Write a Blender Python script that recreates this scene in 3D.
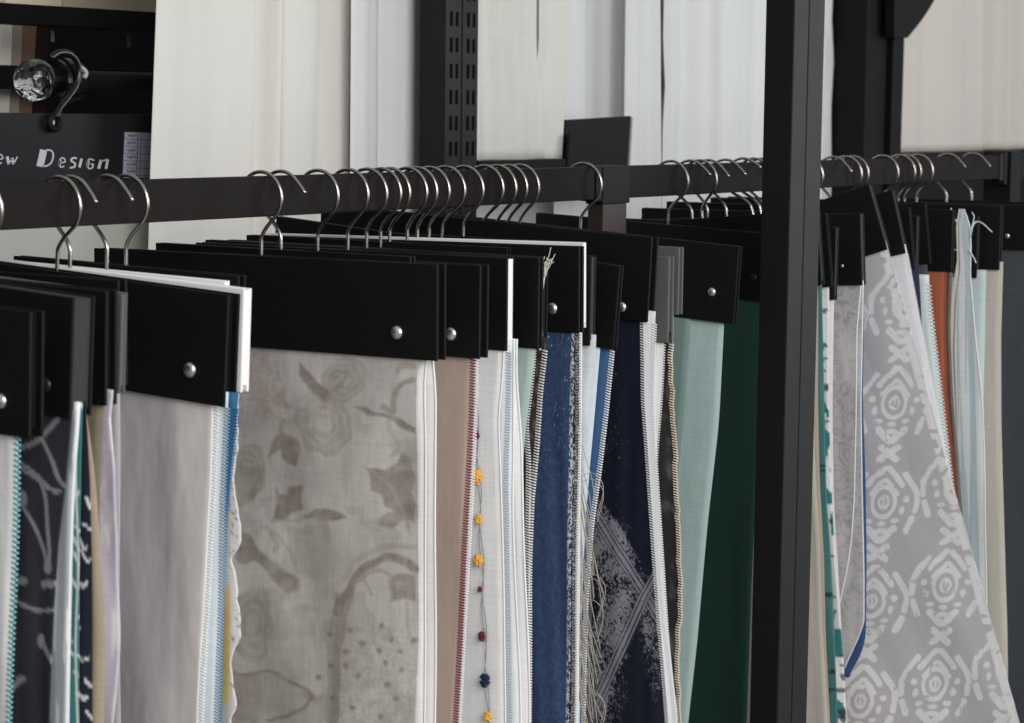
import bpy, bmesh, math, random
import numpy as np
from mathutils import Vector, Matrix
PI = math.pi
rnd = random.Random(7)
for o in list(bpy.data.objects): bpy.data.objects.remove(o)
S = bpy.context.scene
COL = S.collection

# ------------------------------------------------------------------ camera
W, H, F = 1024.0, 723.0, 2300.0
def nrm(v): v = np.array(v, float); return v / np.linalg.norm(v)
cX = nrm((1513, -235.5, F))                    # world X (along the rail) seen in camera axes (right, down, forward)
cZ = -nrm((-240, 20920, F)); cZ = nrm(cZ - cX * cX.dot(cZ))
cY = np.cross(cZ, cX)
# right/down/forward is right-handed, so Y = Z x X holds in it as well
A = np.stack([cX, cY, cZ], 0)                  # row i = world axis i in camera axes ; world = A @ cam
def ray(px, py): return A @ np.array([(px - W/2)/F, (py - H/2)/F, 1.0])
RAIL_Z = 1.40
CAM = np.array([0, -.01, RAIL_Z]) - ray(270, 196.5) * 2.30
def proj(P):
    P = np.asarray(P, float) - CAM
    c = P @ A
    return W/2 + F*c[..., 0]/c[..., 2], H/2 + F*c[..., 1]/c[..., 2]
def onY(px, py, Y):
    d = ray(px, py); t = (Y - CAM[1]) / d[1]; return CAM + d*t
cd = bpy.data.cameras.new('camera'); cam = bpy.data.objects.new('camera', cd); COL.objects.link(cam)
cd.sensor_width = 36; cd.lens = F/W*36; cd.clip_start = .05; cd.clip_end = 60
r_ = Vector(A @ np.array([1, 0, 0])); u_ = Vector(A @ np.array([0, -1, 0])); b_ = Vector(A @ np.array([0, 0, -1]))
cam.matrix_world = Matrix(((r_.x, u_.x, b_.x, CAM[0]), (r_.y, u_.y, b_.y, CAM[1]), (r_.z, u_.z, b_.z, CAM[2]), (0, 0, 0, 1)))
cd.dof.use_dof = True; cd.dof.focus_distance = 2.5; cd.dof.aperture_fstop = 13.0
S.camera = cam

# ------------------------------------------------------------------ light, exposure
wd = bpy.data.worlds.new('world'); S.world = wd; wd.use_nodes = True
wd.node_tree.nodes['Background'].inputs[0].default_value = (.95, .975, 1, 1)
wd.node_tree.nodes['Background'].inputs[1].default_value = .34
def area(name, loc, target, sx, sy, power, col):
    l = bpy.data.lights.new(name, 'AREA'); l.shape = 'RECTANGLE'; l.size = sx; l.size_y = sy; l.energy = power; l.color = col
    o = bpy.data.objects.new(name, l); COL.objects.link(o); o.location = loc
    o.rotation_euler = (Vector(target) - Vector(loc)).to_track_quat('-Z', 'Y').to_euler(); return o
area('window_daylight', (3.6, -3.2, 1.9), (.2, 0, 1.2), 2.6, 2.2, 70, (.95, .98, 1))
area('added_fill_light', (-1.5, -3.0, 2.5), (.2, 0, 1.2), 2.4, 1.8, 105, (1, .985, .965))  # added broad fill behind the camera, lights cloth faces the window misses
S.view_settings.view_transform = 'Standard'; S.view_settings.look = 'None'
S.view_settings.exposure = 0.0; S.view_settings.gamma = 1.0; S.view_settings.use_curve_mapping = False

# ------------------------------------------------------------------ materials
def lin(c): 
    c = np.asarray(c, float)/255.0
    return np.where(c <= .04045, c/12.92, ((c+.055)/1.055)**2.4)
KF = .62                                       # photographed brightness of a matt white cloth under this light
def alb(c, k=KF):
    l = lin(c); g = (l*np.array([.2126, .7152, .0722])).sum(-1, keepdims=True); return np.clip((l*.86+g*.14)/k, 0, .88)
def newmat(name):
    m = bpy.data.materials.new(name); m.use_nodes = True
    nt = m.node_tree; return m, nt, nt.nodes['Principled BSDF']
def N(nt, t, **kw):
    n = nt.nodes.new(t)
    for k, v in kw.items(): setattr(n, k, v)
    return n
def plain(name, col, rough=.5, metal=0, spec=.5, bump=0, scale=400, var=0):
    m, nt, b = newmat(name)
    b.inputs['Base Color'].default_value = (*col, 1); b.inputs['Roughness'].default_value = rough
    b.inputs['Metallic'].default_value = metal; b.inputs['Specular IOR Level'].default_value = spec
    tc = N(nt, 'ShaderNodeTexCoord'); no = N(nt, 'ShaderNodeTexNoise'); no.inputs['Scale'].default_value = scale
    nt.links.new(tc.outputs['Object'], no.inputs['Vector'])
    if bump:
        bp = N(nt, 'ShaderNodeBump'); bp.inputs['Strength'].default_value = bump; bp.inputs['Distance'].default_value = .001
        nt.links.new(no.outputs['Fac'], bp.inputs['Height']); nt.links.new(bp.outputs['Normal'], b.inputs['Normal'])
    if var:
        n2 = N(nt, 'ShaderNodeTexNoise'); n2.inputs['Scale'].default_value = 30; n2.inputs['Detail'].default_value = 5
        nt.links.new(tc.outputs['Object'], n2.inputs['Vector'])
        mr = N(nt, 'ShaderNodeMapRange'); mr.inputs['To Min'].default_value = max(0, rough-var); mr.inputs['To Max'].default_value = min(1, rough+var)
        nt.links.new(n2.outputs['Fac'], mr.inputs['Value']); nt.links.new(mr.outputs['Result'], b.inputs['Roughness'])
    return m
_cl = {}
def cloth(col, rough=.85, weave=.35, slub=.10, trans=0.0, metal=0, vc=False, sheen=.0, k=KF, spec=.25, wr=.5):
    """woven cloth: warp and weft slubs tint the yarn colour, fine weave and soft creases as bump"""
    key = (tuple(col) if not vc else vc, rough, weave, slub, trans, metal, sheen, k, spec, wr)
    if key in _cl: return _cl[key]
    m, nt, b = newmat('cloth'); L = nt.links
    tc = N(nt, 'ShaderNodeTexCoord')
    def noise(sc, vec, det=3, rg=.6):
        mp = N(nt, 'ShaderNodeMapping'); mp.inputs['Scale'].default_value = vec
        n = N(nt, 'ShaderNodeTexNoise'); n.inputs['Scale'].default_value = sc; n.inputs['Detail'].default_value = det; n.inputs['Roughness'].default_value = rg
        L.new(tc.outputs['UV'], mp.inputs['Vector']); L.new(mp.outputs['Vector'], n.inputs['Vector']); return n
    wa = noise(420, (1, .03, 1)); we = noise(420, (.03, 1, 1)); cr = noise(9, (1, .45, 1), 4, .5)
    ad = N(nt, 'ShaderNodeMath', operation='ADD'); L.new(wa.outputs['Fac'], ad.inputs[0]); L.new(we.outputs['Fac'], ad.inputs[1])
    mr = N(nt, 'ShaderNodeMapRange'); mr.inputs['From Min'].default_value = .6; mr.inputs['From Max'].default_value = 1.4
    mr.inputs['To Min'].default_value = 1-slub; mr.inputs['To Max'].default_value = 1+slub
    L.new(ad.outputs[0], mr.inputs['Value'])
    mx = N(nt, 'ShaderNodeVectorMath', operation='MULTIPLY')
    if vc:
        at = N(nt, 'ShaderNodeAttribute', attribute_name='pigment'); L.new(at.outputs['Color'], mx.inputs[0])
    else:
        mx.inputs[0].default_value = alb(col, k)
    L.new(mr.outputs['Result'], mx.inputs[1]); L.new(mx.outputs['Vector'], b.inputs['Base Color'])
    b1 = N(nt, 'ShaderNodeBump'); b1.inputs['Strength'].default_value = weave; b1.inputs['Distance'].default_value = .0006
    b2 = N(nt, 'ShaderNodeBump'); b2.inputs['Strength'].default_value = wr; b2.inputs['Distance'].default_value = .012
    L.new(cr.outputs['Fac'], b2.inputs['Height']); L.new(ad.outputs[0], b1.inputs['Height'])
    L.new(b2.outputs['Normal'], b1.inputs['Normal']); L.new(b1.outputs['Normal'], b.inputs['Normal'])
    b.inputs['Roughness'].default_value = rough; b.inputs['Metallic'].default_value = metal
    b.inputs['Specular IOR Level'].default_value = spec
    if sheen: b.inputs['Sheen Weight'].default_value = sheen
    if vc == 'foil':
        a2 = N(nt, 'ShaderNodeAttribute', attribute_name='pigment')
        mr2 = N(nt, 'ShaderNodeMapRange'); mr2.inputs['To Min'].default_value = .7; mr2.inputs['To Max'].default_value = .35
        L.new(a2.outputs['Alpha'], mr2.inputs['Value']); L.new(mr2.outputs['Result'], b.inputs['Roughness'])
    if trans:
        t = N(nt, 'ShaderNodeBsdfTranslucent'); L.new(mx.outputs['Vector'], t.inputs['Color'])
        ms = N(nt, 'ShaderNodeMixShader'); ms.inputs[0].default_value = trans
        L.new(b.outputs[0], ms.inputs[1]); L.new(t.outputs[0], ms.inputs[2])
        L.new(ms.outputs[0], nt.nodes['Material Output'].inputs['Surface'])
    _cl[key] = m; return m
BLACK = plain('black_bookcloth', (.0044, .0045, .0054), .6, spec=.22, bump=.25, scale=900)
BLACKEDGE = plain('black_card_edge', (.022, .022, .025), .6, spec=.4)
GREYCARD = plain('grey_card', tuple(lin((92, 92, 94))), .7, spec=.3, bump=.1)
WHITECARD = plain('white_card', tuple(alb((214, 216, 220))), .6, spec=.3, bump=.1)
DARKCORE = plain('charcoal_card', tuple(lin((52, 52, 55))), .7, spec=.3, bump=.2)
STEEL = plain('brushed_nickel', (.50, .47, .43), .27, metal=1, var=.06)
RIVET = plain('polished_rivet', (.80, .78, .75), .36, metal=1)
DARKRIVET = plain('black_rivet', (.03, .03, .03), .35, metal=.6)
RAILMAT = plain('dark_brown_powdercoat', (.0125, .0094, .0098), .6, spec=.09, bump=.12, scale=1500, var=.08)
POSTMAT = plain('anthracite_powdercoat', (.0088, .0074, .0084), .5, spec=.24, bump=.12, scale=1500, var=.05)
BLACKMETAL = plain('black_metal', (.006, .006, .0065), .55, spec=.15, bump=.1, scale=800)
HOLE = plain('slot_dark', (.002, .002, .002), .9, spec=.1)
BROWNMET = plain('brown_steel', (.03, .019, .016), .5, spec=.4)
LEATHER = plain('black_leatherette', (.0085, .0092, .0105), .55, spec=.25, bump=.25, scale=260)
PRINT = plain('silver_print', tuple(lin((188, 190, 196))), .5)
PAPER = plain('label_paper', tuple(lin((150, 152, 166))), .7)
INK = plain('label_ink', tuple(lin((86, 86, 100))), .7)

# ------------------------------------------------------------------ mesh helpers
class MB:
    def __init__(s): s.v = []; s.f = []
    def add(s, vs, fs):
        o = len(s.v); s.v += [tuple(map(float, p)) for p in vs]; s.f += [tuple(i+o for i in f) for f in fs]
    def box(s, a, b):
        x0, y0, z0 = a; x1, y1, z1 = b
        s.add([(x0,y0,z0),(x1,y0,z0),(x1,y1,z0),(x0,y1,z0),(x0,y0,z1),(x1,y0,z1),(x1,y1,z1),(x0,y1,z1)],
              [(0,3,2,1),(4,5,6,7),(0,1,5,4),(1,2,6,5),(2,3,7,6),(3,0,4,7)])
    def tube(s, pts, r, seg=8, caps=True):
        P = [Vector(p) for p in pts]; n = len(P); rr = r if hasattr(r, '__len__') else [r]*n
        up = None; rings = []
        for i in range(n):
            t = (P[min(i+1, n-1)] - P[max(i-1, 0)]).normalized()
            if up is None:
                up = t.orthogonal().normalized()
            up = (up - t*up.dot(t)).normalized(); w = t.cross(up)
            rings.append([P[i] + (up*math.cos(2*PI*k/seg) + w*math.sin(2*PI*k/seg))*rr[i] for k in range(seg)])
        vs = [p for r0 in rings for p in r0]; fs = []
        for i in range(n-1):
            for k in range(seg):
                k2 = (k+1) % seg; fs.append((i*seg+k, i*seg+k2, (i+1)*seg+k2, (i+1)*seg+k))
        if caps: fs.append(tuple(range(seg))[::-1]); fs.append(tuple((n-1)*seg+k for k in range(seg)))
        s.add(vs, fs)
    def dome(s, c, ax, r, h, seg=18, rings=6):
        ax = Vector(ax).normalized(); a = ax.orthogonal().normalized(); b = ax.cross(a); c = Vector(c); vs = []; fs = []
        for i in range(rings):
            th = PI/2*i/rings
            for k in range(seg):
                ph = 2*PI*k/seg; vs.append(c + (a*math.cos(ph)+b*math.sin(ph))*r*math.cos(th) + ax*h*math.sin(th))
        vs.append(c + ax*h)
        for i in range(rings-1):
            for k in range(seg): k2 = (k+1) % seg; fs.append((i*seg+k, i*seg+k2, (i+1)*seg+k2, (i+1)*seg+k))
        for k in range(seg): fs.append(((rings-1)*seg+k, (rings-1)*seg+(k+1) % seg, len(vs)-1))
        fs.append(tuple(range(seg))[::-1]); s.add(vs, fs)
    def prism(s, poly, y0, y1):          # polygon in (x,z), extruded along y
        n = len(poly)
        s.add([(x, y0, z) for x, z in poly] + [(x, y1, z) for x, z in poly],
              [tuple(range(n)), tuple(range(2*n-1, n-1, -1))] + [(i, i+n, (i+1) % n+n, (i+1) % n) for i in range(n)])
    def build(s, name, m, parent=None, smooth=False, bevel=0, seg=2):
        me = bpy.data.meshes.new(name); me.from_pydata(s.v, [], s.f); me.update()
        bm = bmesh.new(); bm.from_mesh(me); bmesh.ops.recalc_face_normals(bm, faces=bm.faces)
        if bevel: bmesh.ops.bevel(bm, geom=bm.edges[:], offset=bevel, segments=seg, affect='EDGES', profile=.5)
        bm.to_mesh(me); bm.free()
        if smooth: me.polygons.foreach_set('use_smooth', [True]*len(me.polygons))
        me.materials.append(m)
        o = bpy.data.objects.new(name, me); COL.objects.link(o)
        if parent: o.parent = parent
        return o
def spline(pts, n=8):
    P = [np.array(p, float) for p in pts]; out = []
    Q = [2*P[0]-P[1]] + P + [2*P[-1]-P[-2]]
    for i in range(1, len(Q)-2):
        for k in range(n):
            t = k/n; a, b, c, d = Q[i-1:i+3]
            out.append(.5*((2*b)+(-a+c)*t+(2*a-5*b+4*c-d)*t*t+(-a+3*b-3*c+d)*t**3))
    out.append(P[-1]); return out
def tag(o, label=None, cat=None, group=None, kind=None):
    if label: o['label'] = label
    if cat: o['category'] = cat
    if group: o['group'] = group
    if kind: o['kind'] = kind
    return o
def empty(name, loc, label=None, cat=None, group=None):
    o = bpy.data.objects.new(name, None); o.empty_display_size = .05; COL.objects.link(o); o.location = loc
    return tag(o, label, cat, group)

# ------------------------------------------------------------------ pigment painting on cloth (pattern shapes in the cloth's own flat coordinates)
def vnoise(x, y, sc, seed=0):
    x = np.asarray(x)*sc+seed*17.3; y = np.asarray(y)*sc+seed*9.1
    xi = np.floor(x).astype(int); yi = np.floor(y).astype(int); fx = x-xi; fy = y-yi
    fx = fx*fx*(3-2*fx); fy = fy*fy*(3-2*fy)
    def h(a, b):
        v = np.sin(a*127.1+b*311.7+seed*74.7)*43758.5453; return v-np.floor(v)
    return (h(xi,yi)*(1-fx)+h(xi+1,yi)*fx)*(1-fy)+(h(xi,yi+1)*(1-fx)+h(xi+1,yi+1)*fx)*fy
def fbm(x, y, sc, seed=0): return (vnoise(x,y,sc,seed)*.55+vnoise(x,y,sc*2.1,seed+1)*.3+vnoise(x,y,sc*4.3,seed+2)*.15)
def sstep(a, b, x): t = np.clip((x-a)/(b-a), 0, 1); return t*t*(3-2*t)
def d_line(x, y, pts):
    d = np.full(np.shape(x), 1e9)
    for (x0, y0), (x1, y1) in zip(pts[:-1], pts[1:]):
        dx, dy = x1-x0, y1-y0; t = np.clip(((x-x0)*dx+(y-y0)*dy)/(dx*dx+dy*dy+1e-9), 0, 1)
        d = np.minimum(d, np.hypot(x-x0-t*dx, y-y0-t*dy))
    return d
def stroke(x, y, pts, w, soft=.8, smooth=True):
    if smooth and len(pts) > 2: pts = [tuple(p) for p in spline(pts, 5)]
    return 1-sstep(w/2-soft, w/2+soft, d_line(x, y, pts))
def poly(x, y, pts, soft=1.0):
    ins = np.zeros(np.shape(x), bool); n = len(pts)
    for i in range(n):
        x0, y0 = pts[i]; x1, y1 = pts[(i+1) % n]
        c = (y0 > y) != (y1 > y); xx = (x1-x0)*(y-y0)/((y1-y0) if y1 != y0 else 1e-9)+x0
        ins ^= c & (x < xx)
    d = d_line(x, y, list(pts)+[pts[0]])
    return sstep(-soft, soft, np.where(ins, d, -d))
def ell(x, y, cx, cy, a, b, soft=1.0): 
    r = np.hypot((x-cx)/a, (y-cy)/b); return 1-sstep(1-soft/min(a, b), 1+soft/min(a, b), r)
def ring(x, y, cx, cy, a, b, w):
    r = np.hypot((x-cx)/a, (y-cy)/b); return 1-sstep(w/2-.8, w/2+.8, np.abs(r-1)*min(a, b))
def mix(c, col, m): return c*(1-m[..., None])+np.asarray(alb(col))[None, None, :]*m[..., None] if c.ndim == 3 else c*(1-m[:, None])+np.asarray(alb(col))*m[:, None]

# ------------------------------------------------------------------ the hangers
WT = .0045                                     # hook wire sits this far over the rail top
RTOP = RAIL_Z+.02
HG = {}
def wire_hook(rev, zt):
    r = .026; s = -1 if rev else 1; pts = [(-.0308*s, -.0215), (-.0262*s, -.0155)]
    for k in range(19):
        a = math.radians(134-174*k/18); pts.append((r*math.cos(a)*s, -r+r*math.sin(a)))
    pts = pts+[(.0075*s, -.0545), (.001*s, -.064), (0, -.071), (0, zt-.006)]
    return [(p[0], 0, p[1]) for p in spline(pts, 3)]
class Hanger: pass
def hanger(key, base, label, end=None, bot=None, sl=None, yaw=0, T=.014, rev=False, w=None, hn=.079, hh=.088, roll=0,
           board=None, core=None, recess=.006, rivet=None, rivmat=None, group='', rail_py=None):
    h = Hanger(); HG[key] = h
    py = 182-.0245*base+25
    P = onY(base, py, 0); h.X = P[0]
    org = Vector((P[0], 0, RTOP+WT)); yawr = math.radians(yaw)
    def M(rl): return Matrix.Translation(org) @ Matrix.Rotation(-PI/2+yawr, 4, 'Z') @ Matrix.Rotation(rl, 4, 'Y')
    rl = math.radians(roll)
    def loc(px, py, n, rl):
        Mi = M(rl).inverted(); o = Mi @ Vector(CAM); d = (Mi.to_3x3() @ Vector(ray(px, py)))
        t = (n-o.y)/d.y; return o + d*t
    if end:
        for it in range(12):
            e = loc(end[0], end[1], -T/2, rl)
            if sl is None: break
            m = M(rl); a = proj(np.array(m @ e)); b = proj(np.array(m @ (e-Vector((.12, 0, 0)))))
            cur = (a[1]-b[1])/(a[0]-b[0]); rl += (sl-cur)*.75
        e = loc(end[0], end[1], -T/2, rl); h.ue = e.x; h.zt = e.z
        b = loc(end[0], bot+2.3, -T/2, rl); h.zb = b.z
        h.w = w or 2*h.ue
    else:
        h.w = w or .36; h.ue = h.w/2; h.zt = -hn; h.zb = -hn-hh
    h.M = M(rl); h.Mi = h.M.inverted(); h.T = T; h.rl = rl
    h.root = empty('fabric_sample_hanger', (0, 0, 0), label, 'fabric sample', group); h.root.matrix_world = h.M
    mb = MB(); mb.tube(wire_hook(rev, h.zt), .0019, 9); mb.build('hook', STEEL, h.root, smooth=True)
    u0, u1 = h.ue-h.w, h.ue; bd = board or BLACK
    th = min(.003, T*.3)
    for y0, y1 in ((-T/2, -T/2+th), (T/2-th, T/2)):
        mb = MB(); mb.box((u0, y0, h.zb), (u1, y1, h.zt)); mb.build('cover_board', bd, h.root, bevel=.0009)
    mb = MB(); mb.box((u0+recess, -T/2+th, h.zb+.006), (u1-recess, T/2-th, h.zt-.0015)); mb.build('spine', core or bd, h.root)
    for rv in (rivet or []):
        p = loc(rv[0], rv[1], -T/2, rl); r = rv[2]/1000
        mb = MB(); mb.dome((p.x, -T/2, p.z), (0, -1, 0), r, r*.62); mb.build('rivet', rivmat or RIVET, h.root, smooth=True)
        mb = MB(); mb.dome((p.x, T/2, p.z), (0, 1, 0), r*.9, min(.0012, r*.2)); mb.build('rivet', rivmat or RIVET, h.root, smooth=True)
    print('HANGER %-5s X=%.3f w=%.3f ue=%.3f neck=%.3f h=%.3f roll=%.1f' % (key, h.X, h.w, h.ue, -h.zt, h.zt-h.zb, math.degrees(rl)))
    return h
def lp(h, px, py, n):
    o = h.Mi @ Vector(CAM); d = h.Mi.to_3x3() @ Vector(ray(px, py)); t = (n-o.y)/d.y; p = o+d*t; return p.x, p.z
def edge(h, pts, n):
    q = sorted([lp(h, x, y, n) for x, y in pts], key=lambda p: -p[1])
    z = np.array([p[1] for p in q]); u = np.array([p[0] for p in q]); return z[::-1], u[::-1]
def sheet(key, R, m, n=0, nb=None, L=None, amp=.0015, frq=18, seed=0, paint=None, length=.74, res=(36, 90), top=None, bottom=None,
          name='fabric_swatch', label=None, rough_edge=0, curl=0):
    """a swatch held between the cover boards: R is its free right edge"""
    h = HG[key]; nb = n if nb is None else nb
    if not hasattr(h, 'fold'): h.fold = (amp, frq, seed)      # layers in one header hang in the same folds
    amp, frq, fseed = h.fold
    zt = h.zb+.012 if top is None else top; zb = h.zb-length if bottom is None else bottom
    ez, eu = edge(h, R, n); nu, nz = res
    zs = np.linspace(zt, zb, nz)
    ur = np.interp(zs, ez, eu)
    if nz >= 30:
        k = np.ones(5)/5; pad = np.r_[[ur[0]]*2, ur, [ur[-1]]*2]; ur = np.convolve(pad, k, 'valid')
    if rough_edge: ur = ur+(vnoise(zs*1000, zs*0, .12, seed+40)-.5)*rough_edge
    if L is not None: lz, lu = edge(h, L, n); ul = np.interp(zs, lz, lu)
    else: ul = np.full(nz, h.ue-h.w+.012)
    t = np.linspace(0, 1, nu)**.8
    U = ul[:, None]+(ur-ul)[:, None]*t[None, :]; Z = np.repeat(zs[:, None], nu, 1)
    rmp = np.clip((h.zb-Z)/.14, 0, 1)
    r1 = np.random.RandomState(fseed+3).rand(4)*6.28
    fold = np.sin(U*frq*6.28+r1[0]+1.3*np.sin(Z*9+r1[1]))*.6+np.sin(U*frq*2.3*6.28+r1[2]+Z*14)*.28+np.sin(Z*31+r1[3]+U*20)*.22
    Nn = n+(nb-n)*np.clip((zt-Z)/.35, 0, 1)+fold*amp*rmp
    if curl: Nn = Nn+curl*np.exp(-((ur[:, None]-U)/.012)**1)*np.sin(Z*22+r1[2])*rmp
    V = np.stack([U, Nn, Z], -1).reshape(-1, 3)
    idx = np.arange(nu*nz).reshape(nz, nu)
    Fc = np.stack([idx[:-1, :-1], idx[1:, :-1], idx[1:, 1:], idx[:-1, 1:]], -1).reshape(-1, 4)
    me = bpy.data.meshes.new(name); me.from_pydata(V.tolist(), [], Fc.tolist()); me.update()
    uv = me.uv_layers.new(name='UVMap'); li = np.empty(len(me.loops), int); me.loops.foreach_get('vertex_index', li)
    uv.data.foreach_set('uv', V[li][:, [0, 2]].astype(np.float32).ravel())
    me.polygons.foreach_set('use_smooth', [True]*len(me.polygons)); me.materials.append(m)
    if paint:
        flat = np.stack([U, np.full_like(U, n), Z], -1).reshape(-1, 3)
        Mw = np.array(h.M); wp = flat @ Mw[:3, :3].T+Mw[:3, 3]
        x, y = proj(wp); c = paint(x, y)
        if c.shape[1] == 3: c = np.c_[c, np.zeros(len(c))]
        at = me.color_attributes.new('pigment', 'FLOAT_COLOR', 'POINT'); at.data.foreach_set('color', c.astype(np.float32).ravel())
    o = bpy.data.objects.new(name, me); COL.objects.link(o); o.parent = h.root
    sd = o.modifiers.new('cloth_thickness', 'SOLIDIFY'); sd.thickness = .0007; sd.offset = 0
    if label: o['label'] = label
    o_edge = (zs, ur, Nn[:, -1], h)
    return o, o_edge
def overlock(sh, col, m=None, step=.0029, wid=.0034, k=KF, name='overlock_edge', label=None, teeth=.0009):
    o, (zs, ur, nn, h) = sh; mb = MB(); z = h.zb-.001
    while z > zs[-1]+.002:
        u = np.interp(-z, -zs, ur); n = np.interp(-z, -zs, nn); dz = step*.36
        a = (u-wid, n-.0012, z); b = (u+.0009, n+.0012, z-.0004)
        x0, x1 = u-wid, u+.0009+teeth
        mb.add([(x0, n-.0012, z), (x1, n-.0012, z-.0012), (x1, n-.0012, z-.0012-dz), (x0, n-.0012, z-dz),
                (x0, n+.0012, z), (x1, n+.0012, z-.0012), (x1, n+.0012, z-.0012-dz), (x0, n+.0012, z-dz)],
               [(0,3,2,1),(4,5,6,7),(0,1,5,4),(1,2,6,5),(2,3,7,6),(3,0,4,7)])
        z -= step
    e = mb.build(name, m or cloth(col, slub=.02, k=k), o)
    if label: e['label'] = label
    return e
def hem(sh, col, r=.0011, inset=.0):
    o, (zs, ur, nn, h) = sh; mb = MB()
    mb.tube([(ur[i]-inset, nn[i], zs[i]) for i in range(0, len(zs), 2)], r, 6); return mb.build('rolled_hem', cloth(col, slub=.03), o, smooth=True)
GL = 'fabric sample hangers on the left rail'; GR = 'fabric sample hangers on the right rail'

#@@SETTING
# ------------------------------------------------------------------ the setting
def struct(name, mb, m): return tag(mb.build(name, m), kind='structure')
mb = MB(); mb.box((-6, -6, -.1), (18, 2.6, 0)); struct('floor', mb, plain('grey_screed', tuple(lin((128, 124, 118))), .55, bump=.2, scale=60, var=.1))
mb = MB(); mb.box((-6, 2.5, 0), (18, 2.6, 3.3)); struct('wall_back', mb, plain('charcoal_paint', tuple(lin((46, 44, 44))), .8, bump=.2, scale=80))

def pxX(px, py, Y): return onY(px, py, Y)[0]
def pz(px, py, Y): return onY(px, py, Y)[2]
# rails: rectangular tube with end caps, the far end sits in a socket
XL = pxX(-330, 215, 0); XJ0 = pxX(594, 182, 0); XJ1 = pxX(622, 182, 0); XE = pxX(1000, 168, 0)
r1 = empty('hanging_rail', (XL, 0, RAIL_Z), 'long dark brown rectangular rail carrying the left row of sample hangers', 'rail')
def part(mb, name, m, root, **k):
    o = mb.build(name, m, None, **k); o.parent = root; o.matrix_parent_inverse = Matrix.Translation(-Vector(root.location)); return o
mb = MB(); mb.box((XL, -.01, RAIL_Z-.02), (XJ0-.014, .01, RAIL_Z+.02)); part(mb, 'rail_tube', RAILMAT, r1, bevel=.0012)
mb = MB(); mb.box((XJ0-.014, -.0118, RAIL_Z-.0222), (XJ0, .0118, RAIL_Z+.0212)); part(mb, 'end_socket', BLACKMETAL, r1, bevel=.001)
r2 = empty('hanging_rail', (XJ1, 0, RAIL_Z), 'shorter dark brown rail carrying the right row, passing behind the front post', 'rail')
mb = MB(); mb.box((XJ1, -.01, RAIL_Z-.02), (XE-.03, .01, RAIL_Z+.02)); part(mb, 'rail_tube', RAILMAT, r2, bevel=.0012)
mb = MB(); mb.box((XE-.03, -.012, RAIL_Z-.023), (XE-.012, .012, RAIL_Z+.023)); mb.box((XE-.012, -.014, RAIL_Z-.03), (XE, .014, RAIL_Z+.026)); part(mb, 'end_socket', POSTMAT, r2, bevel=.001)
# bracket and post between the two rails
br = empty('rail_support_post', (XJ0, 0, 0), 'slim dark brown post holding the ends of both rails', 'post')
mb = MB(); mb.box((XJ0+.001, -.0125, RAIL_Z-.026), (XJ1-.001, .0125, RAIL_Z+.021)); part(mb, 'rail_clamp', BLACKMETAL, br, bevel=.001)
mb = MB(); mb.box((XJ0+.004, -.011, 0), (XJ1-.006, .011, RAIL_Z-.026)); part(mb, 'post', BROWNMET, br, bevel=.001)
# far end post behind the rail end
ep = empty('rail_end_post', (XE, .0, 0), 'black end post where the right rail stops at the picture edge', 'post')
mb = MB(); mb.box((XE+.001, -.02, 0), (XE+.05, .03, 1.427)); part(mb, 'post', BLACKMETAL, ep, bevel=.0015)
mb = MB(); mb.box((XE+.052, -.02, RAIL_Z-.02), (XE+.5, .02, RAIL_Z+.02)); part(mb, 'side_arm', BLACKMETAL, ep, bevel=.0015)

# front post (nearest thing): hollow rectangular upright with a groove down its near face
YP = -.255
a = onY(795, 0, YP); xl = pxX(795, 0, YP); xr = pxX(825.5, 0, YP)
dY = .0; 
def depth_for(px0, px1):                       # how deep the post must be for its side face to span px0..px1
    lo, hi = .005, .12
    for _ in range(40):
        md = (lo+hi)/2; q = proj(np.array([xl, YP+md, a[2]]))
        if q[0] > px0: lo = md
        else: hi = md
    return lo
dp = depth_for(766, 795)
fp = empty('front_upright_post', (xl, YP, 0), 'tall charcoal rectangular post standing in front of the rail, grooved down its near face', 'post')
g = xl+(xr-xl)*.48
mb = MB(); mb.box((xl, YP, 0), (g-.0012, YP+dp, 2.3)); part(mb, 'post_half', POSTMAT, fp, bevel=.0014)
mb = MB(); mb.box((g+.0002, YP, 0), (xr, YP+dp, 2.3)); part(mb, 'post_half', POSTMAT, fp, bevel=.0014)
mb = MB(); mb.box((g-.0014, YP+.003, 0), (g+.0004, YP+dp-.003, 2.299)); part(mb, 'groove', BLACKMETAL, fp)
mb = MB(); mb.box((xl-.04, YP-.03, 0), (xr+.04, YP+dp+.03, .006)); part(mb, 'foot_plate', BLACKMETAL, fp, bevel=.001)
print('POST', xl, xr, dp)

#@@BACKGROUND
# ------------------------------------------------------------------ background: slotted upright, hung sheets, shelving
YB = .42
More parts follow.
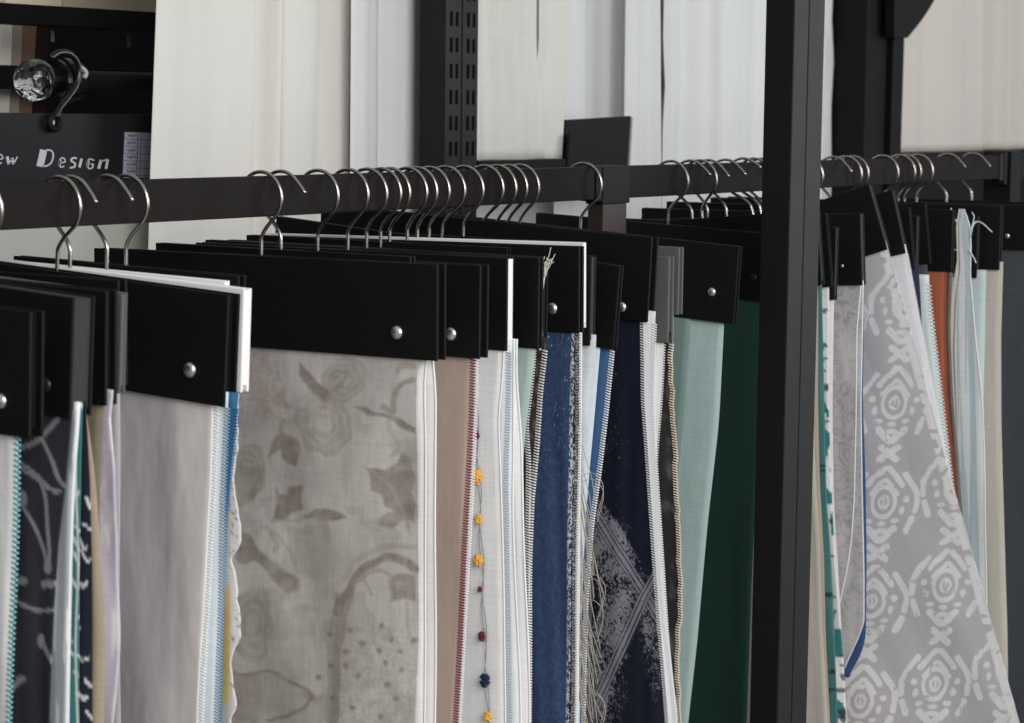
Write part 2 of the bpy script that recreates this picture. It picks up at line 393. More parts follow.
# slotted upright
xl = pxX(445, 80, YB); xr = pxX(478, 80, YB); az = pz(445, 80, YB)
lo, hi = .005, .15
for _ in range(40):
    md = (lo+hi)/2
    if proj(np.array([xl, YB+md, az]))[0] > 419: lo = md
    else: hi = md
sdp = lo; print('SLOT', xl, xr, sdp)
su = empty('slotted_upright', (xl, YB, 0), 'black shelving upright with two columns of paired slots between white fabric sheets', 'post')
mb = MB(); mb.box((xl, YB+.0015, 0), (xr, YB+sdp, 2.3)); part(mb, 'post', POSTMAT, su, bevel=.001)
xm = (xl+xr)/2
for x0, x1 in ((xl+.0005, xm-.0015), (xm+.0015, xr-.0005)):
    mb = MB(); mb.box((x0, YB, .02), (x1, YB+.002, 2.29)); part(mb, 'slotted_strip', POSTMAT, su, bevel=.0006)
    mb = MB(); wd_ = x1-x0
    z = pz(455, 20, YB)-.0335*12
    z0 = pz(455, 0, YB); pitch = z0-pz(455, 26.2, YB); z = z0-pitch*12
    for k in range(26):
        for c in (.36, .72):
            xc = x0+wd_*c; mb.box((xc-wd_*.075, YB-.0006, z), (xc+wd_*.075, YB+.001, z+pitch*.56))
        z += pitch
    part(mb, 'slots', HOLE, su)
# sheets of cloth
def hung(name, label, cat, Y, L, R, zt, zb, folds, m, amp=.004, seed=0, group=None, res=(110, 50), slope=0):
    nz = res[1]; nu = res[0]; zs = np.linspace(zt, zb, nz)
    def ed(pts):
        q = sorted([(lambda p: (p[2], p[0]))(onY(x, y, Y)) for x, y in pts]); return np.interp(zs, [a[0] for a in q], [a[1] for a in q])
    ul, ur = ed(L), ed(R); t = np.linspace(0, 1, nu)
    U = ul[:, None]+(ur-ul)[:, None]*t; Z = zs[:, None]-slope*(t[None, :]-.5)*((zt-zs)/(zt-zb))[:, None]
    Yv = np.full_like(U, Y)
    for (fx, wdt, dep) in folds:               # fold centre as a fraction of the width, its width and depth
        Yv = Yv+dep*np.exp(-((t[None, :]-fx-.01*np.sin(Z*3+fx*9))/wdt)**2)
    r = np.random.RandomState(seed).rand(3)*6
    Yv = Yv+amp*np.sin(t[None, :]*9+r[0]+Z*1.2)*.9+amp*.18*np.sin(t[None, :]*41+r[1]-Z*2)
    V = np.stack([U, Yv, Z], -1).reshape(-1, 3); idx = np.arange(nu*nz).reshape(nz, nu)
    Fc = np.stack([idx[:-1, :-1], idx[1:, :-1], idx[1:, 1:], idx[:-1, 1:]], -1).reshape(-1, 4)
    me = bpy.data.meshes.new(name); me.from_pydata(V.tolist(), [], Fc.tolist()); me.update()
    uv = me.uv_layers.new(name='UVMap'); li = np.empty(len(me.loops), int); me.loops.foreach_get('vertex_index', li)
    uv.data.foreach_set('uv', V[li][:, [0, 2]].astype(np.float32).ravel())
    me.polygons.foreach_set('use_smooth', [True]*len(me.polygons)); me.materials.append(m)
    o = bpy.data.objects.new(name, me); COL.objects.link(o); sd = o.modifiers.new('cloth_thickness', 'SOLIDIFY'); sd.thickness = .0008
    return tag(o, label, cat, group)
WK = .72
whitelinen = cloth((204, 202, 196), trans=.1, slub=.05, weave=.5, k=WK, wr=.35)
warmlinen = cloth((204, 202, 196), trans=.1, slub=.035, weave=.5, k=WK, wr=.3)
coolsheer = cloth((204, 205, 205), trans=.12, slub=.03, weave=.3, k=WK, wr=.4)
cooldark = cloth((206, 207, 207), trans=.12, slub=.03, weave=.3, k=WK, wr=.4)
pinklinen = cloth((194, 187, 180), trans=.1, slub=.05, weave=.4, k=WK, wr=.35)
GS = 'white fabric sheets hung behind the rail'
ZT = 2.25
Y1 = .53
hung('hanging_fabric_sheet', 'wide white linen sheet hung left of the slotted upright', 'fabric', Y1, [(157, -40), (156, 0), (150, 170), (147, 300)], [(352, -40), (348, 300)], ZT, .9,
     [(.55, .03, .02), (.59, .03, -.012), (.30, .2, .01), (.86, .05, .012)], warmlinen, .003, 1, GS)
hung('hanging_fabric_sheet', 'cooler white sheer sheet hung just left of the slotted upright', 'fabric', Y1-.022, [(350, -40), (348, 300)], [(432, -40), (430, 300)], ZT, .9,
     [(.45, .06, .02), (.7, .08, -.01)], cooldark, .003, 2, GS)
zb2 = pz(520, 160, YB+.02)
hung('hanging_fabric_sheet', 'short white ribbed linen sheet ending just above the rail right of the slotted upright', 'fabric', YB+.02, [(474, -40), (474, 170)], [(537.4, -40), (537.4, 40), (538, 64), (545, 90), (545, 170)], ZT, zb2,
     [(.25, .12, .012), (.6, .1, -.006)], whitelinen, .002, 3, GS, slope=-.003)
hung('hanging_fabric_sheet', 'longer white sheet seen below the rail behind the short ribbed linen one', 'fabric', YB+.17, [(470, -40), (468, 300)], [(582, -40), (580, 300)], ZT, .9,
     [(.4, .2, .01)], coolsheer, .003, 14, GS)
hung('hanging_fabric_sheet', 'narrow white linen sheet beside the short ribbed one, with a slit between them', 'fabric', YB+.034, [(539.2, -40), (539.2, 40), (537, 64), (528, 90), (528, 170)], [(571, -20), (570, 0), (566, 90), (562, 165)], ZT, zb2-.003,
     [(.4, .2, .006)], whitelinen, .001, 13, GS, slope=-.003)
hung('hanging_fabric_sheet', 'translucent grey white sheet hanging above the small black sample header', 'fabric', YB+.115, [(556, -40), (556, 300)], [(632, -40), (630, 300)], ZT, .9,
     [(.5, .15, .015), (.9, .06, -.02)], cooldark, .004, 4, GS)
hung('hanging_fabric_sheet', 'narrow white sheet between the small black header and the dark gap', 'fabric', YB+.075, [(626, -40), (623, 300)], [(660, -40), (660.5, 60), (661, 300)], ZT, .9,
     [(.35, .1, .012), (.8, .12, .012)], coolsheer, .003, 5, GS)
hung('hanging_fabric_sheet', 'white sheer sheet between the dark gap and the front post', 'fabric', YB+.08, [(667, -40), (665.5, 40), (667.5, 85), (665, 130), (662.5, 300)], [(742, -40), (738, 300)], ZT, .9,
     [(.3, .1, .02), (.62, .06, -.02), (.75, .05, .015), (.05, .03, .01)], coolsheer, .004, 6, GS)
hung('hanging_fabric_sheet', 'white sheer sheet passing behind the front post with its edge showing right of it', 'fabric', YB+.112, [(738, -40), (734, 300)], [(834, -40), (831, 20), (833, 60), (830, 110), (831, 300)], ZT, .9,
     [(.25, .1, .02), (.5, .08, -.02), (.95, .03, .012)], cooldark, .004, 7, GS)
zb6 = pz(950, 151, YB+.15)
hung('hanging_fabric_sheet', 'warm pinkish white sheet with soft folds at the right edge of the picture', 'fabric', YB+.15, [(904, -40), (904, 20), (901, 160)], [(984, -40), (983, 160)], ZT, zb6,
     [(.3, .1, .012), (.6, .2, -.01)], pinklinen, .003, 8, GS)
hung('hanging_fabric_sheet', 'pleated warm white sheet in the top right corner', 'fabric', YB+.19, [(980, -40), (978, 160)], [(1075, -40), (1075, 160)], ZT, zb6,
     [(.12, .03, .03), (.22, .03, -.02), (.45, .04, .03), (.7, .05, -.02)], pinklinen, .004, 9, GS)
# dark strip seen in the gap between two sheets: a rear upright
mb = MB(); p = onY(663.5, 80, YB+.35); mb.box((p[0]-.03, YB+.35, 0), (p[0]+.05, YB+.39, 2.3)); tag(mb.build('rear_upright', BLACKMETAL, bevel=.001), 'dark rear upright seen as a thin line between two white sheets', 'post')
# top beam that carries the sheets
mb = MB(); mb.box((pxX(-200, 0, YB), YB-.005+.02, ZT), (pxX(1250, 0, YB), YB+.22, ZT+.05)); tag(mb.build('top_beam', BLACKMETAL, bevel=.002), 'black top beam of the rear rack that the white sheets hang from', 'beam')
# rear beam below the short sheets
def beam(label, Y, p0, p1, th, dep, m=BLACKMETAL, name='rear_beam'):
    a = onY(*p0, Y); b = onY(*p1, Y); hgt = a[2]-onY(p0[0], p0[1]+th, Y)[2]
    mb = MB(); zc = (a[2]+b[2])/2; mb.box((a[0], Y, zc-hgt), (b[0], Y+dep, zc)); return tag(mb.build(name, m, bevel=.0015), label, 'beam')
beam('thin black rear beam running under the short white linen sheet', YB+.005, (479, 158.5), (566, 161), 12, .03)
beam('black beam under the warm white sheets at the right edge', YB+.05, (898, 150), (1075, 152), 12, .06)
# small black sample header at the back
Yh = YB+.035
sb = empty('rear_sample_board', tuple(onY(600, 160, Yh)), 'small black sample header board seen above the rail joint against the white sheets', 'fabric sample')
def quadbox(pts, Y0, Y1, name, m, root):
    q = [onY(x, y, Y0) for x, y in pts]; mb = MB(); mb.prism([(p[0], p[2]) for p in q], Y0, Y1); return part(mb, name, m, root, bevel=.0008)
quadbox([(566, 120), (631, 116), (627, 185), (562, 185)], Yh, Yh+.006, 'cover_board', BLACK, sb)
quadbox([(570, 134), (606, 133), (606, 185), (566, 185)], Yh-.016, Yh-.010, 'cover_board', BLACK, sb)
quadbox([(577, 136), (611, 136), (611, 185), (573, 185)], Yh-.008, Yh-.003, 'cover_board', BLACK, sb)
e = quadbox([(631, 117), (633, 117), (629, 185), (627, 185)], Yh+.001, Yh+.012, 'page_edge', plain('beige_edge', tuple(lin((150, 140, 126))), .8), sb); e['label'] = 'pale beige page edge'

# --- left shelf bay
YS = .72
beam('black shelf beam across the top left corner', YS, (-80, 0), (172, 11), 21, .05)
beam('lower black beam behind the crystal ball finial', YS+.10, (-80, 62), (172, 70.5), 25, .03)
mb = MB(); a = onY(-90, -60, YS+.52); b = onY(175, 190, YS+.52); mb.box((a[0], YS+.52, b[2]-.2), (b[0], YS+.54, a[2]+.3)); tag(mb.build('shelf_back_panel', BLACKMETAL), 'black back panel of the shelving bay at the top left', 'panel')
GB = 'samples stored behind the top left beam'
def slab(name, label, pts, Y, dep, m, group=None, cat='fabric sample'):
    q = [onY(x, y, Y) for x, y in pts]; mb = MB(); mb.prism([(p[0], p[2]) for p in q], Y, Y+dep); return tag(mb.build(name, m, bevel=.001), label, cat, group)
slab('stored_fabric_roll', 'beige folded cloth lying above the top left beam', [(64, -30), (170, -30), (170, 16), (64, 16)], YS+.12, .05, cloth((160, 148, 130)), GB, 'fabric')
slab('stored_fabric_roll', 'cream folded cloth above the beam in the extreme top left', [(6, -30), (62, -30), (62, 14), (6, 14)], YS+.12, .05, cloth((182, 172, 152)), GB, 'fabric')
slab('stored_fabric_sample', 'cream hanging sample left of the crystal ball finial', [(2, 24), (13, 24), (9, 130), (-6, 130)], YS+.14, .02, cloth((176, 174, 166)), GB)
slab('stored_fabric_sample', 'taupe hanging sample directly behind the crystal ball finial', [(14, 24), (23, 24), (19, 130), (10, 130)], YS+.15, .02, cloth((132, 122, 112)), GB)
slab('stored_fabric_sample', 'brown hanging sample right behind the crystal ball finial', [(24, 24), (37, 24), (31, 130), (20, 130)], YS+.16, .02, cloth((112, 84, 66)), GB)
slab('stored_fabric_sample', 'dark maroon hanging sample beside the brown one in the top left bay', [(38, 24), (50, 24), (46, 130), (33, 130)], YS+.17, .02, cloth((40, 28, 26)), GB)
for k, (x, y0, y1, t) in enumerate(((53, 30, 42, 'nearer the finial'), (129, 34, 47, 'nearer the white sheet'))):
    slab('hanging_tag', 'small grey tag hanging under the top left beam, '+t, [(x-1.5, y0), (x+1.5, y0), (x+2, y1), (x-1.5, y1)], YS+.03, .002, plain('tag_grey', tuple(lin((70, 72, 78))), .6), None, 'tag')
# crystal ball finial: ball, stepped collar, arm
cb = onY(35, 80, .63); kx = cb[2]-onY(35, 101.5, .63)[2]
fin = empty('crystal_ball_finial', tuple(cb), 'clear faceted glass ball finial on a black round collar', 'finial')
mb = MB(); seg, rg = 36, 18; vs = []; fs = []
for i in range(rg+1):
    th = PI*i/rg
    for k in range(seg): vs.append((cb[0]+kx*math.cos(th), cb[1]+kx*math.sin(th)*math.cos(2*PI*k/seg), cb[2]+kx*math.sin(th)*math.sin(2*PI*k/seg)))
for i in range(rg):
    for k in range(seg): fs.append((i*seg+k, i*seg+(k+1) % seg, (i+1)*seg+(k+1) % seg, (i+1)*seg+k))
mb.add(vs, fs)
gm, nt, b = newmat('clear_glass'); b.inputs['Base Color'].default_value = (.93, .96, 1, 1); b.inputs['Roughness'].default_value = .03; b.inputs['Transmission Weight'].default_value = 1; b.inputs['IOR'].default_value = 1.5
tc = N(nt, 'ShaderNodeTexCoord'); vo = N(nt, 'ShaderNodeTexVoronoi'); vo.inputs['Scale'].default_value = 90; bp = N(nt, 'ShaderNodeBump'); bp.inputs['Strength'].default_value = .35; bp.inputs['Distance'].default_value = .004
nt.links.new(tc.outputs['Object'], vo.inputs['Vector']); nt.links.new(vo.outputs['Distance'], bp.inputs['Height']); nt.links.new(bp.outputs['Normal'], b.inputs['Normal'])
part(mb, 'glass_ball', gm, fin, smooth=True)
def cyl(mb, c, ax, r, l, seg=28):
    mb.tube([Vector(c), Vector(c)+Vector(ax).normalized()*l], r, seg)
mb = MB()
for (d, r, l) in ((kx*.80, kx*.62, .010), (kx*.80+.010, kx*1.02, .010), (kx*.80+.020, kx*1.12, .014), (kx*.80+.034, kx*.95, .016)):
    cyl(mb, (cb[0]+d, cb[1], cb[2]), (1, 0, 0), r, l)
part(mb, 'collar', plain('gloss_black', (.006, .006, .007), .18), fin)
mb = MB(); cyl(mb, (cb[0]+kx*.8+.05, cb[1], cb[2]), (1, 0, 0), kx*.5, .22); part(mb, 'rod', BLACKMETAL, fin, smooth=False)
# wire hook of the printed board, over the collar
YN = .585
nb_ = empty('printed_header_board', tuple(onY(60, 150, YN)), 'black leatherette header board with silver Design lettering and a paper label', 'fabric sample')
quadbox([(-110, 112), (-60, 112), (159, 114.5), (157, 206), (-110, 206)], YN, YN+.012, 'board', LEATHER, nb_)
quadbox([(-110, 207), (155, 207), (150, 330), (-110, 330)], YN+.002, YN+.009, 'fabric_swatch', cloth((164, 165, 158), k=WK), nb_)
mb = MB(); pts = [(56, 118), (60, 108), (68, 98), (76, 86), (79, 72), (76, 60), (68, 53), (58, 53), (50, 58)]
mb.tube(spline([tuple(onY(x, y, YN-.008)) for x, y in pts], 5), .0042, 10); part(mb, 'hook', plain('gloss_black_hook', (.006, .006, .007), .2), nb_, smooth=True)
mb = MB(); p = onY(55, 122.5, YN-.008); 
mb.tube([(p[0]+.0085*math.cos(a_), YN-.007, p[2]+.0085*math.sin(a_)) for a_ in np.linspace(0, 2*PI, 25)], .0042, 10, caps=False); part(mb, 'eyelet', BLACKMETAL, nb_, smooth=True)
mb = MB(); mb.dome((p[0], YN-.0005, p[2]), (0, -1, 0), .0055, .005); part(mb, 'bolt', plain('pale_bolt', (.7, .7, .7), .35), nb_, smooth=True)
# pale metal hook tab on the collar
mb = MB(); mb.tube(spline([tuple(onY(x, y, YN-.004)) for x, y in ((79, 67), (83, 69), (86, 73), (84, 78))], 4), [.002]*0 or .0032, 8); part(mb, 'hook_tab', plain('pale_tab', tuple(lin((170, 168, 160))), .4), nb_, smooth=True)
# lettering
def px64(p): return (p[0]/6.4, 100+p[1]/6.4)
def pen(mb, pts, w, Y, smooth=True):
    pts = [px64(p) for p in pts]; w = w*1.18/6.4/2
    if smooth and len(pts) > 2: pts = [tuple(p) for p in spline(pts, 5)]
    P = np.array(pts); T_ = np.gradient(P, axis=0); T_ /= np.linalg.norm(T_, axis=1)[:, None]+1e-9; Nn = np.c_[-T_[:, 1], T_[:, 0]]*w
    a = P+Nn; b = P-Nn
    for i in range(len(P)-1):
        q = [onY(*c, Y) for c in (a[i], a[i+1], b[i+1], b[i])]; mb.prism([(c[0], c[2]) for c in q], Y, Y+.0006)
YL = YN-.0005
def E(dx, dy=0):
    mb = MB(); s = lambda L: [(x+dx, y+dy) for x, y in L]
    pen(mb, s([(380, 402), (416, 397), (412, 377), (397, 370), (383, 386), (378, 412), (392, 430), (412, 422)]), 6.5, YL); pen(mb, s([(386, 382), (381, 420)]), 14, YL); return mb
def letter(mb): part(mb, 'printed_letter', PRINT, nb_)
letter(E(0)); letter(E(-400, -22))
mb = MB()
for pts, w in (([(46, 362), (58, 410)], 16), ([(58, 412), (78, 375)], 6), ([(78, 370), (88, 412)], 14), ([(88, 412), (112, 362)], 6)): pen(mb, pts, w, YL)
letter(mb)
mb = MB(); pen(mb, [(280, 319), (256, 426)], 38, YL, False); pen(mb, [(296, 319), (328, 324), (341, 350), (333, 392), (308, 418), (272, 426)], 8, YL); letter(mb)
mb = MB(); pen(mb, [(492, 373), (468, 371), (456, 388), (480, 405), (476, 428), (447, 434)], 9.5, YL); letter(mb)
mb = MB(); pen(mb, [(523, 375), (509, 431)], 13, YL); letter(mb)
mb = MB(); pen(mb, [(602, 386), (572, 379), (557, 410), (568, 438), (591, 434), (597, 412), (580, 412)], 7, YL); pen(mb, [(567, 390), (560, 428)], 13, YL); letter(mb)
mb = MB(); pen(mb, [(648, 384), (631, 440)], 15, YL); pen(mb, [(646, 392), (692, 380)], 6, YL); pen(mb, [(690, 382), (679, 441)], 13, YL); letter(mb)
# label sheet with ruled rows and smudged writing
lb = quadbox([(125, 132), (160, 133), (158, 178), (123, 178)], YN-.0012, YN-.0002, 'paper_label', PAPER, nb_)
mb = MB()
def rule(x0, y0, x1, y1, t=.5):
    q = [onY(*c, YN-.0016) for c in ((x0, y0-t/2), (x1, y1-t/2), (x1, y1+t/2), (x0, y0+t/2))]; mb.prism([(c[0], c[2]) for c in q], YN-.0016, YN-.0011)
for k in range(6): rule(125-k*.3, 139+k*7.2, 158, 140+k*7.2, .6)
for xx in (138, 141): 
    q = [onY(*c, YN-.0016) for c in ((xx, 133), (xx+.5, 133), (xx-1, 177), (xx-1.5, 177))]; mb.prism([(c[0], c[2]) for c in q], YN-.0016, YN-.0011)
rr = random.Random(3)
for k in range(6):
    x = 128-k*.3
    while x < 136:
        ww = rr.uniform(.8, 2); rule(x, 135.5+k*7.2+rr.uniform(-.8, .8), x+ww, 135.5+k*7.2+rr.uniform(-.8, .8), rr.uniform(1, 2.4)); x += ww+rr.uniform(.2, .8)
o = mb.build('label_writing', INK); o.parent = lb; o.matrix_parent_inverse = Matrix.Identity(4)
# --- dark column group at the right
YC = .46
col_ = empty('rear_column', tuple(onY(885, 80, YC)*np.array([1, 1, 0])), 'broad black column in front of the dark bay right of the front post', 'column')
x0, x1 = pxX(866, 80, YC), pxX(898, 80, YC)
mb = MB(); mb.box((x0, YC, 0), (x0+(x1-x0)*.62, YC+.08, 2.2)); part(mb, 'post', BLACKMETAL, col_, bevel=.002)
mb = MB(); mb.box((x0+(x1-x0)*.66, YC-.012, 0), (x1, YC+.05, 2.2)); part(mb, 'flange', BLACKMETAL, col_, bevel=.002)
mb = MB(); arc = [tuple(p) for p in spline([(948, -60), (938, -18), (929, 2), (919, 18), (909, 31), (903, 38)], 5)]
q = [onY(x, y, YC-.02) for x, y in [(890, 38), (890, -60)]+arc]; mb.prism([(p[0], p[2]) for p in q], YC-.03, YC-.008); part(mb, 'curved_gusset', BLACKMETAL, col_, bevel=.001)
slab('rear_dark_panel', 'black panel closing the bay left of the broad column', [(826, -60), (905, -60), (905, 260), (826, 260)], YC+.45, .02, BLACKMETAL, None, 'panel')
slab('shelf_strip', 'slanted grey strip in the dark bay right of the front post', [(828, 61), (868, 53), (868, 59), (828, 67)], YC+.43, .02, plain('dim_strip', tuple(lin((84, 86, 92))), .6), None, 'strip')
slab('shelf_strip', 'dim brown strip below the slanted grey one in the dark bay', [(830, 88), (868, 88), (868, 92), (830, 92)], YC+.43, .02, plain('dim_strip', tuple(lin((52, 46, 44))), .6), None, 'strip')
slab('shelf_clip', 'small grey clip low in the dark bay beside the broad column', [(851, 130), (864, 129), (864, 138), (851, 139)], YC+.43, .02, plain('dim_clip', tuple(lin((66, 66, 68))), .6), None, 'clip')

#@@SAMPLES
# ------------------------------------------------------------------ pigment patterns
def base(x, col): return np.repeat(np.array(alb(col))[None, :], len(x), 0)
def p_dark_leaf(x, y):
    c = base(x, (40, 40, 48)); m = np.zeros(len(x))
    def q(L): return [(a/2.75, 460+b/2.75) for a, b in L]
    for pts, w in (([(55, 20), (95, 45), (130, 75), (165, 88)], 3.4), ([(105, 40), (125, 100), (130, 180), (135, 260), (128, 305)], 3.6), ([(60, 120), (95, 180), (120, 250), (130, 300)], 3.4),
                   ([(145, 0), (158, 45), (175, 70)], 4), ([(35, 380), (75, 402), (110, 415), (150, 412)], 4), ([(110, 490), (130, 530), (150, 560)], 5), ([(20, 640), (65, 600)], 5), ([(120, 345), (160, 340)], 6), ([(150, 640), (160, 700)], 4)):
        m = np.maximum(m, stroke(x, y, q(pts), w))
    for a, b, r1_, r2_ in ((62, 332, 6, 4), (130, 295, 4, 7), (64, 108, 4.5, 9), (128, 340, 6, 3.6), (112, 498, 3.6, 7), (60, 602, 5, 3.4)): m = np.maximum(m, ell(x, y, a/2.75, 460+b/2.75, r1_, r2_))
    for pts, w in (([(20, 448), (32, 444), (42, 437), (58, 419)], 5), ([(42, 438), (50, 455), (58, 476)], 3.6), ([(20, 462), (34, 472), (48, 486), (56, 493)], 3)): m = np.maximum(m, stroke(x, y, pts, w))
    return mix(c, (116, 116, 120), m)
def p_print_strip(dark, light):
    def f(x, y):
        c = base(x, dark); m = np.zeros(len(x)); q = random.Random(int(sum(dark))); yy = 412
        while yy < 735:
            xa = q.uniform(72, 92); m = np.maximum(m, stroke(x, y, [(xa-q.uniform(3, 7), yy-q.uniform(4, 12)), (xa, yy), (xa+q.uniform(2, 6), yy+q.uniform(-3, 1))], q.uniform(2, 3.4))); yy += q.uniform(12, 30)
        m = np.maximum(m, stroke(x, y, [(78, 400), (76, 470), (79, 560), (77, 640), (79, 730)], 2.2)*(sum(dark) > 200))
        return mix(c, light, m)
    return f
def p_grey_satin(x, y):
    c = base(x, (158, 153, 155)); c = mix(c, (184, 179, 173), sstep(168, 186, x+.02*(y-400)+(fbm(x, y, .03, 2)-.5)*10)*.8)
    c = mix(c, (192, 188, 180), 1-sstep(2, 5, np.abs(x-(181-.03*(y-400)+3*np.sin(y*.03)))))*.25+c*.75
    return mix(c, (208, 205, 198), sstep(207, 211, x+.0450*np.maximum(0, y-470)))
def p_scallop(x, y):
    c = base(x, (186, 184, 180)); n = fbm(x, y, .09, 5)
    c = mix(c, (166, 60, 128), (1-sstep(229.5, 232, x))*.85*sstep(.45, .6, vnoise(x*0, y, .03, 3))); c = mix(c, (214, 168, 70), (1-sstep(230, 232.5, x))*.85*sstep(.5, .65, vnoise(x*0, y, .035, 8)))
    return mix(c, (132, 104, 84), (vnoise(x, y, .35, 4) > .78).astype(float)*.8*sstep(229, 233, x))
def p_floral(x, y):
    wx = x+(fbm(x, y, .06, 21)-.5)*5; wy = y+(fbm(x, y, .06, 25)-.5)*5
    c = base(x, (169, 166, 162)); n = fbm(x, y*.5, .02, 1)
    c = mix(c, (152, 148, 144), sstep(.3, .75, n)); c = mix(c, (134, 128, 123), sstep(.50, .62, fbm(x, y, .035, 52))*.38*(.4+fbm(x, y, .15, 55))); c = mix(c, (140, 136, 130), sstep(470, 723, y)*sstep(340, 236, x)*.45)  # last mix paints the shade towards the lower left into the colour
    D = (118, 107, 103); G = (126, 121, 114); M_ = (136, 126, 122); B = (112, 100, 97)
    def q(L): return [(220+a/3.613, 340+b/3.613) for a, b in L]
    def r(L): return [(220+a/3.748, 530+b/3.748) for a, b in L]
    tex = .52+.70*fbm(x, y, .12, 9)
    def P(pts, col, k=1.0, s=1.9):
        nonlocal c; c = mix(c, col, np.clip(poly(wx, wy, pts, s)*k*tex, 0, 1))
    def Sx(pts, w, col, k=1.0, s=2.0):
        nonlocal c; c = mix(c, col, np.clip(stroke(wx, wy, pts, w, s)*k*tex, 0, 1))
    # mottled bloom at the top left
    bl = np.clip(ell(x, y, 250, 383, 34, 42, 8)*(.35+1.1*(vnoise(x, y, .3, 12)-.25)), 0, 1); c = mix(c, M_, bl*.8)
    # roses: nested petal rings
    def rose(cx, cy, a, b, col, seed):
        nonlocal c
        rr_ = np.hypot((wx-cx)/a, (wy-cy)/b); th = np.arctan2(wy-cy, wx-cx)
        rr_ = rr_*(1+.5*(fbm(x, y, .05, seed+60)-.5)); lob = rr_*(1+.05*np.sin(th*6+seed))
        c = mix(c, col, np.clip((1-sstep(.9, 1.0, lob))*.33, 0, 1))
        for k_, ph in ((.97, 0), (.68, 1.5), (.40, 2.7)):
            c = mix(c, G, np.clip((1-sstep(.03, .16, np.abs(rr_*(1+.05*np.sin(th*5+seed+ph))-k_)))*.5*(.4+.9*vnoise(x, y, .08, seed+3)), 0, 1))
    rose(325, 425, 25, 26, M_, 1); rose(252, 624, 22, 32, G, 4); rose(246, 470, 20, 26, G, 6); rose(345, 380, 22, 20, M_, 8)
    # leaf pair below the stem
    P(q([(232, 335), (205, 350), (185, 380), (168, 425), (205, 405), (222, 395), (222, 430), (245, 445), (278, 462), (290, 420), (296, 385), (270, 350)]), D, .95)
    Sx(q([(160, 240), (195, 275), (235, 295), (275, 280), (290, 245)]), 4.5, M_, .8); Sx(q([(235, 290), (222, 320), (232, 345)]), 3, D, .7)
    P(q([(190, 215), (235, 165), (240, 215), (270, 240), (235, 248), (205, 240)]), D, .6)
    # branch upper centre
    P(q([(285, 85), (320, 110), (350, 155), (395, 185), (400, 215), (375, 225), (330, 180), (290, 130)]), B, .85)
    Sx(q([(400, 190), (440, 165), (455, 130), (420, 115), (400, 130)]), 3.5, G, .8); Sx(q([(390, 210), (360, 250), (320, 275), (290, 290)]), 5, M_, .7); Sx(q([(400, 150), (430, 135), (440, 165)]), 4, G, .7)
    # bar-like branch upper right
    P(q([(480, 238), (520, 240), (580, 262), (650, 285), (705, 315), (705, 342), (650, 315), (590, 280), (530, 268)]), B, .9)
    Sx(q([(700, 140), (650, 165), (625, 205), (615, 260), (590, 240)]), 6, D, .7); Sx(q([(640, 110), (660, 90), (700, 95)]), 6, M_, .8); Sx(q([(605, 300), (620, 340), (640, 380), (620, 420)]), 5, M_, .45)
    # big leaf right
    P(q([(515, 452), (540, 490), (545, 545), (580, 560), (600, 600), (625, 615), (660, 640), (700, 660), (708, 600), (690, 560), (705, 500), (690, 430), (655, 405), (640, 445), (600, 475), (560, 465), (530, 468)]), D, .85)
    P(q([(580, 640), (610, 620), (650, 625), (665, 650), (620, 680), (575, 670)]), D, .7); Sx(q([(640, 510), (655, 580), (670, 640), (680, 700)]), 3, G, .6)
    Sx(q([(560, 480), (600, 520), (640, 580), (665, 640)]), 2, (150, 142, 136), .6)
    # small leaf centre
    P(q([(195, 530), (215, 560), (235, 560), (250, 530), (300, 525), (290, 580), (300, 610), (255, 625), (235, 650), (195, 650), (205, 600)]), D, .9)
    P(q([(300, 640), (350, 605), (400, 605), (455, 640), (430, 650), (390, 655), (345, 640)]), D, .95); Sx(q([(355, 645), (380, 665), (395, 720)]), 6, M_, .7)
    Sx(q([(190, 660), (225, 650), (270, 655), (305, 632)]), 2, G, .7); Sx(q([(130, 690), (160, 675), (195, 700)]), 5, M_, .5)
    # dark bloom left edge and club
    Sx(q([(60, 460), (110, 480), (150, 470), (140, 510), (110, 560), (60, 590)]), 9, G, .8)
    P(r([(60, 0), (110, 20), (150, 80), (200, 120), (250, 160), (295, 190), (290, 225), (250, 238), (220, 215), (180, 160), (130, 110), (90, 130), (60, 110)]), D, .85, 2.4)
    Sx(r([(190, 20), (215, 55), (205, 80)]), 5, M_, .7); Sx(r([(215, 20), (260, 80), (280, 130)]), 4, G, .5)
    # vase: handle arch, dotted body
    Sx(r([(440, 300), (450, 265), (490, 220), (510, 175), (560, 130), (620, 102), (680, 115), (730, 145)]), 8, B, .85)
    Sx(r([(470, 180), (510, 120), (570, 80), (640, 60), (720, 65)]), 6, M_, .55); Sx(r([(520, 200), (560, 160), (600, 152), (640, 175)]), 3, G, .8); Sx(r([(540, 195), (570, 240)]), 2.5, G, .6)
    P(r([(630, 190), (660, 165), (700, 160), (735, 165), (735, 270), (700, 260), (660, 262), (635, 272), (645, 235)]), D, .75); Sx(r([(700, 270), (710, 400)]), 2.5, G, .7)
    Sx(r([(485, 230), (465, 320), (450, 430), (440, 560), (430, 720)]), 9, D, .75); Sx(r([(450, 300), (430, 440), (425, 720)]), 13, M_, .6)
    Sx(r([(440, 240), (435, 300), (455, 310), (475, 250)]), 4, D, .7)
    for i, (a, b) in enumerate(((412, 392), (490, 375), (533, 428), (605, 355), (645, 408), (600, 450), (680, 455), (420, 505), (370, 555), (525, 547), (628, 577), (682, 525), (425, 630), (505, 665), (660, 632), (608, 700), (480, 455), (480, 505), (620, 500), (728, 415), (345, 630))):
        c = mix(c, B, np.clip(ell(wx, wy, 220+a/3.748, 530+b/3.748, 2.7, 2.9, 1.6)*.75, 0, 1))
